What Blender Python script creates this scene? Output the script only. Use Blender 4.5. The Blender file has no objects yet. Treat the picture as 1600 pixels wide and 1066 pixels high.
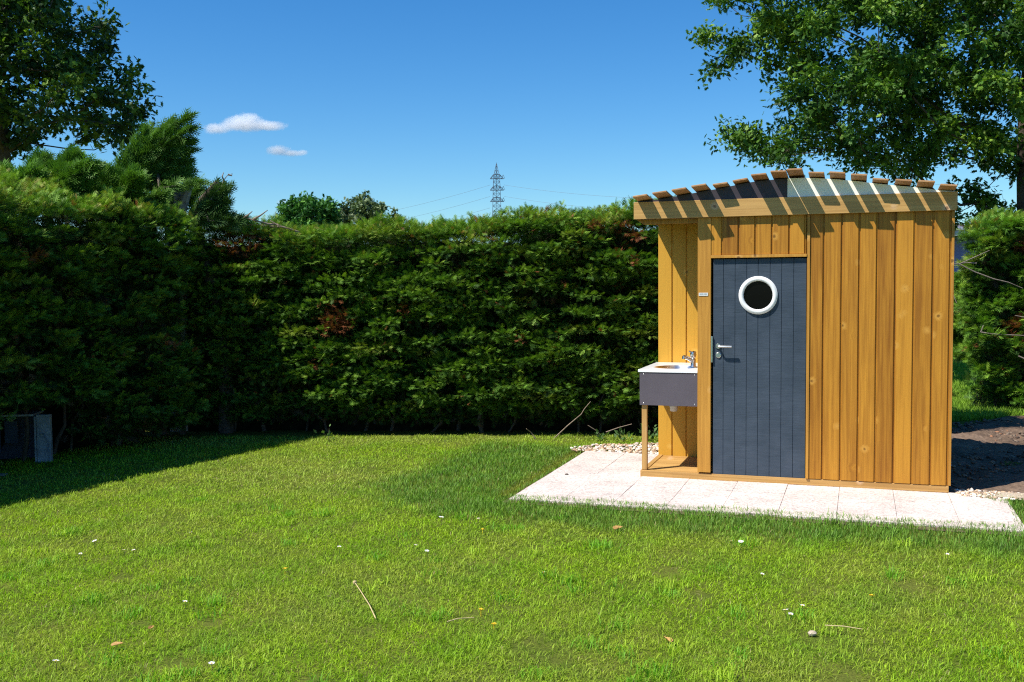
import bpy, bmesh, math
import numpy as np
from mathutils import Matrix, Vector
R = math.radians
C = bpy.context.scene.collection
sc = bpy.context.scene

# ------------------------------------------------------------------ camera
dn = Vector((240.0, 29000.0, 1600.0)).normalized()        # world "down" seen in camera axes (right, down, forward)
upc = -dn
yc = (Vector((0, 0, 1)) - upc * upc.z).normalized()
xc = yc.cross(upc)
if xc.x < 0: xc = -xc
right = Vector((xc.x, yc.x, upc.x)); up_ = -Vector((xc.y, yc.y, upc.y)); back = -Vector((xc.z, yc.z, upc.z))
cam = bpy.data.cameras.new('camera'); cam.lens = 36.0; cam.sensor_width = 36.0; cam.clip_end = 9000; cam.clip_start = 0.05
co = bpy.data.objects.new('camera', cam); C.objects.link(co)
co.matrix_world = Matrix(((right.x, up_.x, back.x, 0), (right.y, up_.y, back.y, 0), (right.z, up_.z, back.z, 1.70), (0, 0, 0, 1)))
sc.camera = co

# ------------------------------------------------------------------ sun, sky, exposure
SUN_H = Vector((1.25, 0.631, 0)).normalized()             # the way the light travels over the ground
ELEV = R(54.5)
ldir = Vector((SUN_H.x * math.cos(ELEV), SUN_H.y * math.cos(ELEV), -math.sin(ELEV)))
sun = bpy.data.lights.new('sun', 'SUN'); sun.energy = 5.0; sun.angle = R(0.53); sun.color = (1.0, 0.955, 0.88)
so = bpy.data.objects.new('sun', sun); C.objects.link(so)
so.rotation_euler = ldir.to_track_quat('-Z', 'Y').to_euler(); so.location = (-8, -6, 12)
w = bpy.data.worlds.new('World'); sc.world = w; w.use_nodes = True
nt = w.node_tree; bg = nt.nodes['Background']
sky = nt.nodes.new('ShaderNodeTexSky'); sky.sky_type = 'NISHITA'; sky.sun_disc = False
sky.sun_elevation = ELEV; sky.sun_rotation = math.atan2(-SUN_H.x, -SUN_H.y)
sky.altitude = 0; sky.air_density = 1.0; sky.dust_density = 0.15; sky.ozone_density = 3.0
hs = nt.nodes.new('ShaderNodeHueSaturation'); hs.inputs['Saturation'].default_value = 1.34; hs.inputs['Value'].default_value = 1.0
nt.links.new(sky.outputs[0], hs.inputs['Color']); tn = nt.nodes.new('ShaderNodeVectorMath'); tn.operation = 'MULTIPLY'; tn.inputs[1].default_value = (.66, .91, 1.06)
nt.links.new(hs.outputs[0], tn.inputs[0]); nt.links.new(tn.outputs[0], bg.inputs['Color'])
bg.inputs['Strength'].default_value = 0.096
sc.view_settings.view_transform = 'Standard'; sc.view_settings.look = 'None'
sc.view_settings.exposure = 0.52; sc.view_settings.gamma = 1.0
sc.cycles.use_denoising = False; sc.cycles.pixel_filter_type = 'BLACKMAN_HARRIS'; sc.cycles.filter_width = 1.15; sc.cycles.volume_bounces = 8; sc.cycles.max_bounces = 10; sc.cycles.transparent_max_bounces = 16

# ------------------------------------------------------------------ materials
MATS = {}
def newmat(name):
    m = bpy.data.materials.new(name); m.use_nodes = True
    n = m.node_tree.nodes; b = n['Principled BSDF']; MATS[name] = m
    return m, n, m.node_tree.links, b
def simple(name, col, rough=0.6, metal=0.0, spec=0.4, bump=0.0, bscale=200, var=0.0, vscale=20):
    m, n, l, b = newmat(name)
    b.inputs['Base Color'].default_value = (*col, 1); b.inputs['Roughness'].default_value = rough
    b.inputs['Metallic'].default_value = metal; b.inputs['Specular IOR Level'].default_value = spec
    tc = n.new('ShaderNodeTexCoord')
    if var:
        nz = n.new('ShaderNodeTexNoise'); nz.inputs['Scale'].default_value = vscale; nz.inputs['Detail'].default_value = 6
        l.new(tc.outputs['Object'], nz.inputs['Vector'])
        mr = n.new('ShaderNodeMapRange'); mr.inputs[1].default_value = .3; mr.inputs[2].default_value = .7
        mr.inputs[3].default_value = 1 - var; mr.inputs[4].default_value = 1 + var; l.new(nz.outputs[0], mr.inputs[0])
        mx = n.new('ShaderNodeVectorMath'); mx.operation = 'SCALE'; mx.inputs[0].default_value = col
        l.new(mr.outputs[0], mx.inputs['Scale']); l.new(mx.outputs[0], b.inputs['Base Color'])
    if bump:
        n2 = n.new('ShaderNodeTexNoise'); n2.inputs['Scale'].default_value = bscale; n2.inputs['Detail'].default_value = 5
        l.new(tc.outputs['Object'], n2.inputs['Vector'])
        bp = n.new('ShaderNodeBump'); bp.inputs['Strength'].default_value = bump; bp.inputs['Distance'].default_value = .01
        l.new(n2.outputs[0], bp.inputs['Height']); l.new(bp.outputs[0], b.inputs['Normal'])
    return m
def leafmat(name, trans=0.3, rough=0.5, spec=0.35, tint=(1.1, 1.25, .5)):
    m, n, l, b = newmat(name)
    at = n.new('ShaderNodeAttribute'); at.attribute_name = 'Col'
    b.inputs['Roughness'].default_value = rough; b.inputs['Specular IOR Level'].default_value = spec
    l.new(at.outputs['Color'], b.inputs['Base Color'])
    tr = n.new('ShaderNodeBsdfTranslucent'); vm = n.new('ShaderNodeVectorMath'); vm.operation = 'MULTIPLY'
    vm.inputs[1].default_value = tint; l.new(at.outputs['Color'], vm.inputs[0]); l.new(vm.outputs[0], tr.inputs['Color'])
    mx = n.new('ShaderNodeMixShader'); mx.inputs[0].default_value = trans
    l.new(b.outputs[0], mx.inputs[1]); l.new(tr.outputs[0], mx.inputs[2]); l.new(mx.outputs[0], n['Material Output'].inputs['Surface'])
    return m
def woodmat(name, ca, cb, grain=(0, 2), knots=True, rough=0.55, vertical=2):
    """ca / cb: the darker and the lighter tone of a board; attribute Col = (tone, seed, 0) per board"""
    m, n, l, b = newmat(name)
    at = n.new('ShaderNodeAttribute'); at.attribute_name = 'Col'
    sep = n.new('ShaderNodeSeparateColor'); l.new(at.outputs['Color'], sep.inputs[0])
    tc = n.new('ShaderNodeTexCoord')
    off = n.new('ShaderNodeVectorMath'); off.operation = 'SCALE'; off.inputs[0].default_value = (37, 23, 51); l.new(sep.outputs[1], off.inputs['Scale'])
    ad = n.new('ShaderNodeVectorMath'); ad.operation = 'ADD'; l.new(tc.outputs['Object'], ad.inputs[0]); l.new(off.outputs[0], ad.inputs[1])
    # knots first: they bend the grain around them
    vo = n.new('ShaderNodeTexVoronoi'); vo.inputs['Scale'].default_value = 5.0; vo.inputs['Randomness'].default_value = 1.0
    wv_ = n.new('ShaderNodeTexNoise'); wv_.inputs['Scale'].default_value = 22; l.new(ad.outputs[0], wv_.inputs['Vector']); ws_ = n.new('ShaderNodeVectorMath'); ws_.operation = 'SCALE'; ws_.inputs['Scale'].default_value = .022; l.new(wv_.outputs['Color'], ws_.inputs[0]); wa_ = n.new('ShaderNodeVectorMath'); l.new(ad.outputs[0], wa_.inputs[0]); l.new(ws_.outputs[0], wa_.inputs[1]); wp_ = n.new('ShaderNodeVectorMath'); wp_.operation = 'MULTIPLY'; wp_.inputs[1].default_value = (1, 0, 1); l.new(wa_.outputs[0], wp_.inputs[0]); l.new(wp_.outputs[0], vo.inputs['Vector'])
    kr = n.new('ShaderNodeMapRange'); kr.inputs[1].default_value = 0.0; kr.inputs[2].default_value = .22; kr.inputs[3].default_value = 1.0; kr.inputs[4].default_value = 0.0
    l.new(vo.outputs['Distance'], kr.inputs[0])
    mp = n.new('ShaderNodeMapping')
    s = [55, 55, 55]; s[vertical] = 1.6; mp.inputs['Scale'].default_value = s
    l.new(ad.outputs[0], mp.inputs['Vector'])
    bend = n.new('ShaderNodeVectorMath'); bend.operation = 'SCALE'; bend.inputs[0].default_value = (2.2, 0, 0) if vertical == 2 else (0, 0, 2.2)
    l.new(kr.outputs[0], bend.inputs['Scale'])
    ad2 = n.new('ShaderNodeVectorMath'); ad2.operation = 'ADD'; l.new(mp.outputs[0], ad2.inputs[0]); l.new(bend.outputs[0], ad2.inputs[1])
    nz = n.new('ShaderNodeTexNoise'); nz.inputs['Scale'].default_value = 1.0; nz.inputs['Detail'].default_value = 5; nz.inputs['Roughness'].default_value = .6
    nz.inputs['Distortion'].default_value = .35
    l.new(ad2.outputs[0], nz.inputs['Vector'])
    big = n.new('ShaderNodeTexNoise'); big.inputs['Scale'].default_value = 3.0; big.inputs['Detail'].default_value = 3; l.new(ad.outputs[0], big.inputs['Vector'])
    # tone = .45*grain + .25*board + .3*broad
    def math_(op, a, bb):
        q = n.new('ShaderNodeMath'); q.operation = op
        for i, v in enumerate((a, bb)):
            if hasattr(v, 'links'): l.new(v, q.inputs[i])
            else: q.inputs[i].default_value = v
        return q.outputs[0]
    gr = n.new('ShaderNodeMapRange'); gr.inputs[1].default_value = .38; gr.inputs[2].default_value = .64; l.new(nz.outputs[0], gr.inputs[0])
    t = math_('ADD', math_('ADD', math_('MULTIPLY', gr.outputs[0], .46), math_('MULTIPLY', sep.outputs[0], .58)), math_('MULTIPLY', big.outputs[0], .30))
    mix = n.new('ShaderNodeMix'); mix.data_type = 'RGBA'; l.new(t, mix.inputs['Factor'])
    mix.inputs['A'].default_value = (*ca, 1); mix.inputs['B'].default_value = (*cb, 1)
    out = mix.outputs['Result']
    if knots:
        sc_ = n.new('ShaderNodeSeparateColor'); l.new(vo.outputs['Color'], sc_.inputs[0])
        has = math_('GREATER_THAN', sc_.outputs[0], .22)
        halo = n.new('ShaderNodeMapRange'); halo.inputs[1].default_value = .08; halo.inputs[2].default_value = .21; halo.inputs[3].default_value = .60; halo.inputs[4].default_value = 0
        l.new(vo.outputs['Distance'], halo.inputs[0])
        m1 = n.new('ShaderNodeMix'); m1.data_type = 'RGBA'; l.new(math_('MULTIPLY', has, halo.outputs[0]), m1.inputs['Factor'])
        l.new(out, m1.inputs['A']); m1.inputs['B'].default_value = (min(1, cb[0] * 1.25), cb[1] * 1.45, cb[2] * 2.8, 1)
        core = n.new('ShaderNodeMapRange'); core.inputs[1].default_value = .045; core.inputs[2].default_value = .09; core.inputs[3].default_value = .7; core.inputs[4].default_value = 0
        l.new(vo.outputs['Distance'], core.inputs[0])
        m2 = n.new('ShaderNodeMix'); m2.data_type = 'RGBA'; l.new(math_('MULTIPLY', has, core.outputs[0]), m2.inputs['Factor'])
        l.new(m1.outputs['Result'], m2.inputs['A']); m2.inputs['B'].default_value = (ca[0] * .3, ca[1] * .22, ca[2] * .3, 1)
        out = m2.outputs['Result']
    l.new(out, b.inputs['Base Color'])
    b.inputs['Roughness'].default_value = rough; b.inputs['Specular IOR Level'].default_value = .3
    bp = n.new('ShaderNodeBump'); bp.inputs['Strength'].default_value = .25; bp.inputs['Distance'].default_value = .004
    l.new(nz.outputs[0], bp.inputs['Height']); l.new(bp.outputs[0], b.inputs['Normal'])
    return m

M_SIDE = woodmat('honey_stained_siding', (.175, .054, .003), (.51, .232, .022))
M_NICHE = woodmat('yellow_stained_siding', (.22, .085, .005), (.57, .305, .034))
M_TRIM = woodmat('pale_stained_trim', (.225, .085, .008), (.52, .255, .040), vertical=2)
M_RAW = woodmat('fresh_pine', (.27, .13, .030), (.54, .32, .105), vertical=0)
M_RAWV = woodmat('fresh_pine_upright', (.27, .13, .030), (.54, .32, .105), vertical=2)
M_SLAT = woodmat('slat_pine', (.28, .13, .05), (.45, .25, .11), vertical=1, knots=False)
M_GROUND_LEAF = leafmat('grass_blade', .38, .55, .25)
M_OAK = leafmat('oak_leaf', .30, .55, .3)
M_CON = leafmat('conifer_spray', .22, .6, .25)
M_FAR = leafmat('far_leaf', .2, .6, .2)
M_BARK = simple('bark', (.075, .058, .042), .9, bump=.8, bscale=40, var=.4, vscale=8)
M_DEADWOOD = simple('grey_deadwood', (.22, .18, .145), .9, bump=.6, bscale=60, var=.35, vscale=14)
M_STUMP = simple('pale_split_wood', (.42, .36, .30), .9, bump=.6, bscale=50, var=.35, vscale=14)
M_TWIG = simple('bare_twig', (.26, .19, .14), .85, var=.3, vscale=30)
M_CORE = simple('near_black_shade', (.013, .012, .007), .95, spec=.05, bump=1, bscale=20, var=.5, vscale=9)  # near-black colour stands in for the shade inside the hedges
M_STEEL = simple('brushed_steel', (.62, .62, .60), .28, 1.0, var=.05, vscale=60)
M_CHROME = simple('chrome', (.8, .8, .8), .08, 1.0)
M_ENAMEL = simple('white_enamel', (.80, .79, .77), .25, 0, .5)
M_WHITE = simple('white_painted_ring', (.80, .80, .78), .3, 0, .5)
M_GLASS = simple('dark_pane', (.003, .003, .003), .12, 0, .12)  # opaque disc; the unlit room's darkness is put into its colour
M_GREY = simple('grey_laminate', (.100, .085, .098), .45, 0, .35, bump=.05, bscale=400, var=.06, vscale=8)
M_ROOFDARK = simple('anthracite_sheet', (.045, .036, .045), .5, 0, .35, var=.1)
M_ROOFWHITE = simple('white_sheet', (.92, .90, .79), .5, 0, .3, var=.03)  # cream tint carries the warm light bounced off paving and grass
M_TRAP = simple('white_plastic', (.6, .58, .55), .4)
M_IRON = simple('galvanised_lattice', (.10, .13, .18), .6, 0)
M_WIRE = simple('conductor_wire', (.14, .17, .22), .6, 0)
M_HWALL = simple('lavender_render', (.17, .19, .42), .8, var=.05)
M_HTRIM = simple('pale_gutter', (.42, .44, .55), .6)
M_HROOF = simple('roof_slate', (.10, .085, .095), .85, bump=.4, bscale=30, var=.25, vscale=6)
M_CAB = simple('weathered_grey_metal', (.20, .23, .25), .6, 0, .3, bump=.3, bscale=50, var=.3, vscale=12)
M_CABD = simple('dark_grey_board', (.045, .06, .085), .7, var=.3, vscale=10)
M_PETAL = simple('white_petal', (.8, .78, .78), .6)
M_YEL = simple('yellow_floret', (.75, .48, .02), .7)
M_STALK = simple('dry_stalk', (.52, .40, .20), .8, var=.2, vscale=60)
M_DLEAF = simple('dry_leaf', (.42, .24, .07), .7, var=.3, vscale=60)
M_PLATE = simple('pale_sign_plate', (.62, .64, .62), .4)
M_INK = simple('grey_blue_print', (.12, .17, .22), .5)

def doormat():
    m, n, l, b = newmat('blue_grey_door_paint')
    tc = n.new('ShaderNodeTexCoord'); mp = n.new('ShaderNodeMapping'); mp.inputs['Scale'].default_value = (6, 6, 60); l.new(tc.outputs['Object'], mp.inputs['Vector'])
    nz = n.new('ShaderNodeTexNoise'); nz.inputs['Scale'].default_value = 1; nz.inputs['Detail'].default_value = 6; nz.inputs['Distortion'].default_value = 1.5; l.new(mp.outputs[0], nz.inputs['Vector'])
    n2 = n.new('ShaderNodeTexNoise'); n2.inputs['Scale'].default_value = 5; n2.inputs['Detail'].default_value = 4; l.new(tc.outputs['Object'], n2.inputs['Vector'])
    at = n.new('ShaderNodeAttribute'); at.attribute_name = 'Col'; sep = n.new('ShaderNodeSeparateColor'); l.new(at.outputs['Color'], sep.inputs[0])
    a1 = n.new('ShaderNodeMath'); a1.operation = 'MULTIPLY_ADD'; l.new(nz.outputs[0], a1.inputs[0]); a1.inputs[1].default_value = .5; 
    a2 = n.new('ShaderNodeMath'); a2.operation = 'MULTIPLY_ADD'; l.new(n2.outputs[0], a2.inputs[0]); a2.inputs[1].default_value = .7; a2.inputs[2].default_value = -.15
    l.new(a2.outputs[0], a1.inputs[2])
    mix = n.new('ShaderNodeMix'); mix.data_type = 'RGBA'; l.new(a1.outputs[0], mix.inputs['Factor'])
    mix.inputs['A'].default_value = (.018, .030, .044, 1); mix.inputs['B'].default_value = (.074, .096, .128, 1)
    l.new(mix.outputs['Result'], b.inputs['Base Color']); b.inputs['Roughness'].default_value = .5; b.inputs['Specular IOR Level'].default_value = .3
    bp = n.new('ShaderNodeBump'); bp.inputs['Strength'].default_value = .35; bp.inputs['Distance'].default_value = .004
    l.new(nz.outputs[0], bp.inputs['Height']); l.new(bp.outputs[0], b.inputs['Normal'])
    return m
M_DOOR = doormat()

def groundmat(name, cols, scale=3.0, fine=60, rough=.9, bump=.5):
    m, n, l, b = newmat(name)
    tc = n.new('ShaderNodeTexCoord')
    n1 = n.new('ShaderNodeTexNoise'); n1.inputs['Scale'].default_value = scale; n1.inputs['Detail'].default_value = 8; n1.inputs['Roughness'].default_value = .65; l.new(tc.outputs['Object'], n1.inputs['Vector'])
    cr = n.new('ShaderNodeValToRGB'); els = cr.color_ramp.elements
    for i, (p, c) in enumerate(cols):
        e = els[i] if i < 2 else els.new(p)
        e.position = p; e.color = (*c, 1)
    l.new(n1.outputs[0], cr.inputs[0])
    n2 = n.new('ShaderNodeTexNoise'); n2.inputs['Scale'].default_value = fine; n2.inputs['Detail'].default_value = 6; l.new(tc.outputs['Object'], n2.inputs['Vector'])
    mr = n.new('ShaderNodeMapRange'); mr.inputs[1].default_value = .3; mr.inputs[2].default_value = .7; mr.inputs[3].default_value = .65; mr.inputs[4].default_value = 1.3; l.new(n2.outputs[0], mr.inputs[0])
    vm = n.new('ShaderNodeVectorMath'); vm.operation = 'SCALE'; l.new(cr.outputs[0], vm.inputs[0]); l.new(mr.outputs[0], vm.inputs['Scale']); l.new(vm.outputs[0], b.inputs['Base Color'])
    b.inputs['Roughness'].default_value = rough; b.inputs['Specular IOR Level'].default_value = .15
    bp = n.new('ShaderNodeBump'); bp.inputs['Strength'].default_value = bump; bp.inputs['Distance'].default_value = .02
    l.new(n2.outputs[0], bp.inputs['Height']); l.new(bp.outputs[0], b.inputs['Normal'])
    return m
M_LAWN = groundmat('lawn_earth', [(.3, (.060, .095, .008)), (.7, (.13, .14, .022))], 2.5, 90)
M_SOIL = groundmat('turned_soil', [(.30, (.10, .068, .046)), (.72, (.24, .17, .12)), (.52, (.17, .115, .08))], 1.6, 30, bump=1.0)
M_SAND = groundmat('pale_sand', [(.3, (.42, .33, .23)), (.7, (.60, .50, .38))], 5, 120)
M_PATH = groundmat('grey_path', [(.3, (.20, .19, .185)), (.7, (.30, .285, .27))], 3, 80)
def pavemat():
    m, n, l, b = newmat('washed_pink_slab')
    tc = n.new('ShaderNodeTexCoord')
    vo = n.new('ShaderNodeTexVoronoi'); vo.inputs['Scale'].default_value = 85; l.new(tc.outputs['Object'], vo.inputs['Vector'])
    sp = n.new('ShaderNodeSeparateColor'); l.new(vo.outputs['Color'], sp.inputs[0])
    cr = n.new('ShaderNodeValToRGB'); e = cr.color_ramp.elements
    e[0].position = 0; e[0].color = (.44, .37, .33, 1); e[1].position = 1; e[1].color = (.74, .66, .59, 1)
    for p, c in ((.14, (.52, .44, .39)), (.25, (.62, .52, .465)), (.7, (.69, .595, .535))):
        q = e.new(p); q.color = (*c, 1)
    l.new(sp.outputs[0], cr.inputs[0])
    n1 = n.new('ShaderNodeTexNoise'); n1.inputs['Scale'].default_value = 2.2; n1.inputs['Detail'].default_value = 6; l.new(tc.outputs['Object'], n1.inputs['Vector'])
    mr = n.new('ShaderNodeMapRange'); mr.inputs[1].default_value = .3; mr.inputs[2].default_value = .7; mr.inputs[3].default_value = .80; mr.inputs[4].default_value = 1.08; l.new(n1.outputs[0], mr.inputs[0])
    sn = n.new('ShaderNodeTexNoise'); sn.inputs['Scale'].default_value = 13; sn.inputs['Detail'].default_value = 4; l.new(tc.outputs['Object'], sn.inputs['Vector'])
    sr = n.new('ShaderNodeMapRange'); sr.inputs[1].default_value = .62; sr.inputs[2].default_value = .72; sr.inputs[3].default_value = 1; sr.inputs[4].default_value = .78; l.new(sn.outputs[0], sr.inputs[0])
    mm = n.new('ShaderNodeMath'); mm.operation = 'MULTIPLY'; l.new(mr.outputs[0], mm.inputs[0]); l.new(sr.outputs[0], mm.inputs[1])
    vm = n.new('ShaderNodeVectorMath'); vm.operation = 'SCALE'; l.new(cr.outputs[0], vm.inputs[0]); l.new(mm.outputs[0], vm.inputs['Scale'])
    l.new(vm.outputs[0], b.inputs['Base Color']); b.inputs['Roughness'].default_value = .85; b.inputs['Specular IOR Level'].default_value = .2
    bp = n.new('ShaderNodeBump'); bp.inputs['Strength'].default_value = .6; bp.inputs['Distance'].default_value = .004
    l.new(vo.outputs['Distance'], bp.inputs['Height']); l.new(bp.outputs[0], b.inputs['Normal'])
    return m
M_PAVE = pavemat()
def stonemat():
    m, n, l, b = newmat('pebbles')
    at = n.new('ShaderNodeAttribute'); at.attribute_name = 'Col'; l.new(at.outputs['Color'], b.inputs['Base Color']); b.inputs['Roughness'].default_value = .8
    return m
M_PEB = stonemat()

# ------------------------------------------------------------------ mesh helpers
def tag(o, label=None, cat=None, group=None, kind=None):
    if label: o['label'] = label
    if cat: o['category'] = cat
    if group: o['group'] = group
    if kind: o['kind'] = kind
    return o
def npmesh(name, V, F, mat, parent=None, col=None, smooth=False, loc=None):
    V = np.asarray(V, np.float32); F = np.asarray(F, np.int32); k = F.shape[1]
    me = bpy.data.meshes.new(name)
    me.vertices.add(len(V)); me.vertices.foreach_set('co', V.ravel())
    me.loops.add(F.size); me.loops.foreach_set('vertex_index', F.ravel())
    me.polygons.add(len(F)); me.polygons.foreach_set('loop_start', np.arange(0, F.size, k, dtype=np.int32))
    if smooth: me.polygons.foreach_set('use_smooth', np.ones(len(F), bool))
    me.update(calc_edges=True)
    if col is not None:
        ca = me.color_attributes.new('Col', 'FLOAT_COLOR', 'POINT')
        c4 = np.ones((len(V), 4), np.float32); c4[:, :3] = col; ca.data.foreach_set('color', c4.ravel())
    me.materials.append(mat)
    o = bpy.data.objects.new(name, me); C.objects.link(o)
    if parent: o.parent = parent
    if loc is not None: o.location = loc
    return o
class MB:
    """collects boxes / prisms / tubes / lathes, each with a per-piece attribute, builds one mesh object"""
    def __init__(s, seed=0): s.v = []; s.f = []; s.c = []; s.r = np.random.RandomState(seed); s.sm = []
    def add(s, vs, fs, c=None, smooth=False):
        b = len(s.v); c = c if c is not None else (s.r.rand(), s.r.rand(), s.r.rand())
        s.v += [tuple(p) for p in vs]; s.c += [c] * len(vs); s.f += [tuple(i + b for i in q) for q in fs]; s.sm += [smooth] * len(fs)
        return s
    def box(s, x0, x1, y0, y1, z0, z1, c=None, M=None):
        vs = [(x, y, z) for z in (z0, z1) for y in (y0, y1) for x in (x0, x1)]
        if M is not None: vs = [tuple(M @ Vector(p)) for p in vs]
        return s.add(vs, [(0, 2, 3, 1), (4, 5, 7, 6), (0, 1, 5, 4), (2, 6, 7, 3), (0, 4, 6, 2), (1, 3, 7, 5)], c)
    def prism(s, prof, axis, a0, a1, c=None):
        """prof: CCW list of 2-D points, extruded along axis ('x','y','z')"""
        def P(p, a): return {'z': (p[0], p[1], a), 'y': (p[0], a, p[1]), 'x': (a, p[0], p[1])}[axis]
        n = len(prof); vs = [P(p, a0) for p in prof] + [P(p, a1) for p in prof]
        fs = [tuple(range(n))[::-1], tuple(range(n, 2 * n))] + [(i, (i + 1) % n, n + (i + 1) % n, n + i) for i in range(n)]
        return s.add(vs, fs, c)
    def tube(s, pts, rad, n=8, c=None, cap=True):
        pts = [Vector(p) for p in pts]; rad = rad if hasattr(rad, '__len__') else [rad] * len(pts)
        vs = []; fs = []; u = None
        for i, p in enumerate(pts):
            d = (pts[min(i + 1, len(pts) - 1)] - pts[max(i - 1, 0)]).normalized()
            if u is None: u = d.orthogonal().normalized()
            else:
                u = (u - d * u.dot(d)); u = u.normalized() if u.length > 1e-6 else d.orthogonal().normalized()
            v = d.cross(u)
            for k in range(n):
                a = 2 * math.pi * k / n; vs.append(p + (u * math.cos(a) + v * math.sin(a)) * rad[i])
        for i in range(len(pts) - 1):
            for k in range(n): fs.append((i * n + k, i * n + (k + 1) % n, (i + 1) * n + (k + 1) % n, (i + 1) * n + k))
        if cap: fs += [tuple(range(n))[::-1], tuple((len(pts) - 1) * n + k for k in range(n))]
        return s.add(vs, fs, c, True)
    def lathe(s, prof, centre, axis='z', n=32, c=None, closed=False):
        """prof: (radius, height) pairs turned round axis"""
        vs = []; fs = []; m = len(prof)
        for k in range(n):
            a = 2 * math.pi * k / n; ca, sa = math.cos(a), math.sin(a)
            for r, h in prof:
                p = {'z': (r * ca, r * sa, h), 'y': (r * ca, -h, r * sa), 'x': (h, r * ca, r * sa)}[axis]
                vs.append((p[0] + centre[0], p[1] + centre[1], p[2] + centre[2]))
        mm = m if closed else m - 1
        for k in range(n):
            for i in range(mm):
                j = (i + 1) % m; fs.append((k * m + i, ((k + 1) % n) * m + i, ((k + 1) % n) * m + j, k * m + j))
        return s.add(vs, fs, c, True)
    def build(s, name, mat, parent=None, bevel=0, mats=None):
        me = bpy.data.meshes.new(name); me.from_pydata(s.v, [], s.f); me.update()
        bm = bmesh.new(); bm.from_mesh(me); bmesh.ops.recalc_face_normals(bm, faces=bm.faces); bm.to_mesh(me); bm.free()
        me.polygons.foreach_set('use_smooth', s.sm)
        ca = me.color_attributes.new('Col', 'FLOAT_COLOR', 'POINT')
        c4 = np.ones((len(s.v), 4), np.float32); c4[:, :3] = np.array(s.c, np.float32); ca.data.foreach_set('color', c4.ravel())
        me.materials.append(mat)
        o = bpy.data.objects.new(name, me); C.objects.link(o)
        if parent: o.parent = parent
        if bevel:
            bv = o.modifiers.new('bevel', 'BEVEL'); bv.width = bevel; bv.segments = 2; bv.limit_method = 'ANGLE'
        if any(s.sm):
            try:
                me.set_sharp_from_angle(angle=R(40))
            except Exception: pass
        return o
def empty(name, loc=(0, 0, 0), rz=0.0):
    o = bpy.data.objects.new(name, None); C.objects.link(o); o.location = loc; o.rotation_euler = (0, 0, rz); o.empty_display_size = .2
    return o
def norm(a): return a / np.maximum(np.linalg.norm(a, axis=-1, keepdims=True), 1e-9)
def frames(u, wv):
    u = norm(u); v = norm(np.cross(wv, u)); w_ = np.cross(u, v)
    return np.stack([u, v, w_], axis=-1)                  # (N,3,3)
def scatter(tv, tf, P, Fr, S, col, shade=None):
    """instances of a template merged in one array: tv (k,3), tf (m,3), P (N,3), Fr (N,3,3), S (N,) , col (N,3)"""
    tv = np.asarray(tv, float); tf = np.asarray(tf, int); N = len(P)
    V = np.einsum('nij,kj->nki', Fr, tv) * S[:, None, None] + P[:, None, :]
    F = tf[None] + (np.arange(N) * len(tv))[:, None, None]
    cc = np.repeat(col[:, None, :], len(tv), 1)
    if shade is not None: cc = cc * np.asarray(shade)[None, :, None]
    return V.reshape(-1, 3), F.reshape(-1, 3), cc.reshape(-1, 3)
def merge(parts):
    V = []; F = []; K = []; b = 0
    for v, f, c in parts:
        V.append(v); F.append(f + b); K.append(c); b += len(v)
    return np.concatenate(V), np.concatenate(F), np.concatenate(K)
def wob(x, y, s=1.0, seed=0.0):
    """smooth cheap noise -1..1"""
    return (np.sin(x * 1.7 * s + 1.3 + seed) * np.cos(y * 1.9 * s - .7 + seed * 2) + .6 * np.sin(x * 3.9 * s - y * 2.3 * s + 2 + seed) + .4 * np.cos(x * 7.1 * s + y * 6.3 * s + seed * 3)) / 2.0

# face frame of the cabin: x along its front, y into it
AX, AY = 1.112, 8.853
YAW = R(-18.8)
SD = np.array([math.cos(YAW), math.sin(YAW)]); ND = np.array([-SD[1], SD[0]])
def toface(X, Y): dx, dy = X - AX, Y - AY; return dx * SD[0] + dy * SD[1], dx * ND[0] + dy * ND[1]
def world(s, n): return (AX + SD[0] * s + ND[0] * n, AY + SD[1] * s + ND[1] * n)

# ------------------------------------------------------------------ ground
g = MB(); g.add([(-600, -300, 0), (600, -300, 0), (600, 1500, 0), (-600, 1500, 0)], [(0, 1, 2, 3)])
tag(g.build('ground', M_LAWN), kind='structure')

def sheet(name, pts, z, mat, relief=0.0, n=60, seed=1, kind='structure'):
    """an irregular sheet of ground given by an outline, gridded inside with gentle relief that dies at the rim"""
    P = np.array(pts, float); x0, y0 = P.min(0); x1, y1 = P.max(0)
    gx = np.linspace(x0, x1, n); gy = np.linspace(y0, y1, n); X, Y = np.meshgrid(gx, gy)
    ins = inside(X.ravel(), Y.ravel(), P).reshape(X.shape)
    h = wob(X, Y, 1.4, seed) * .5 + wob(X, Y, 4.2, seed + 3) * .3 + wob(X, Y, 9, seed + 5) * .2
    edge = rimdist(X.ravel(), Y.ravel(), P).reshape(X.shape)
    Z = z + relief * (h + .35) * np.clip(edge / .5, 0, 1)
    idx = np.arange(n * n).reshape(n, n)
    q = np.stack([idx[:-1, :-1], idx[:-1, 1:], idx[1:, 1:], idx[1:, :-1]], -1)
    ok = ins[:-1, :-1] & ins[:-1, 1:] & ins[1:, 1:] & ins[1:, :-1]
    return tag(npmesh(name, np.stack([X, Y, Z], -1).reshape(-1, 3), q[ok], mat, smooth=True), kind=kind)
def inside(x, y, P):
    c = np.zeros(len(x), bool); n = len(P)
    for i in range(n):
        xi, yi = P[i]; xj, yj = P[i - 1]
        m = ((yi > y) != (yj > y)) & (x < (xj - xi) * (y - yi) / (yj - yi + 1e-12) + xi)
        c ^= m
    return c
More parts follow.
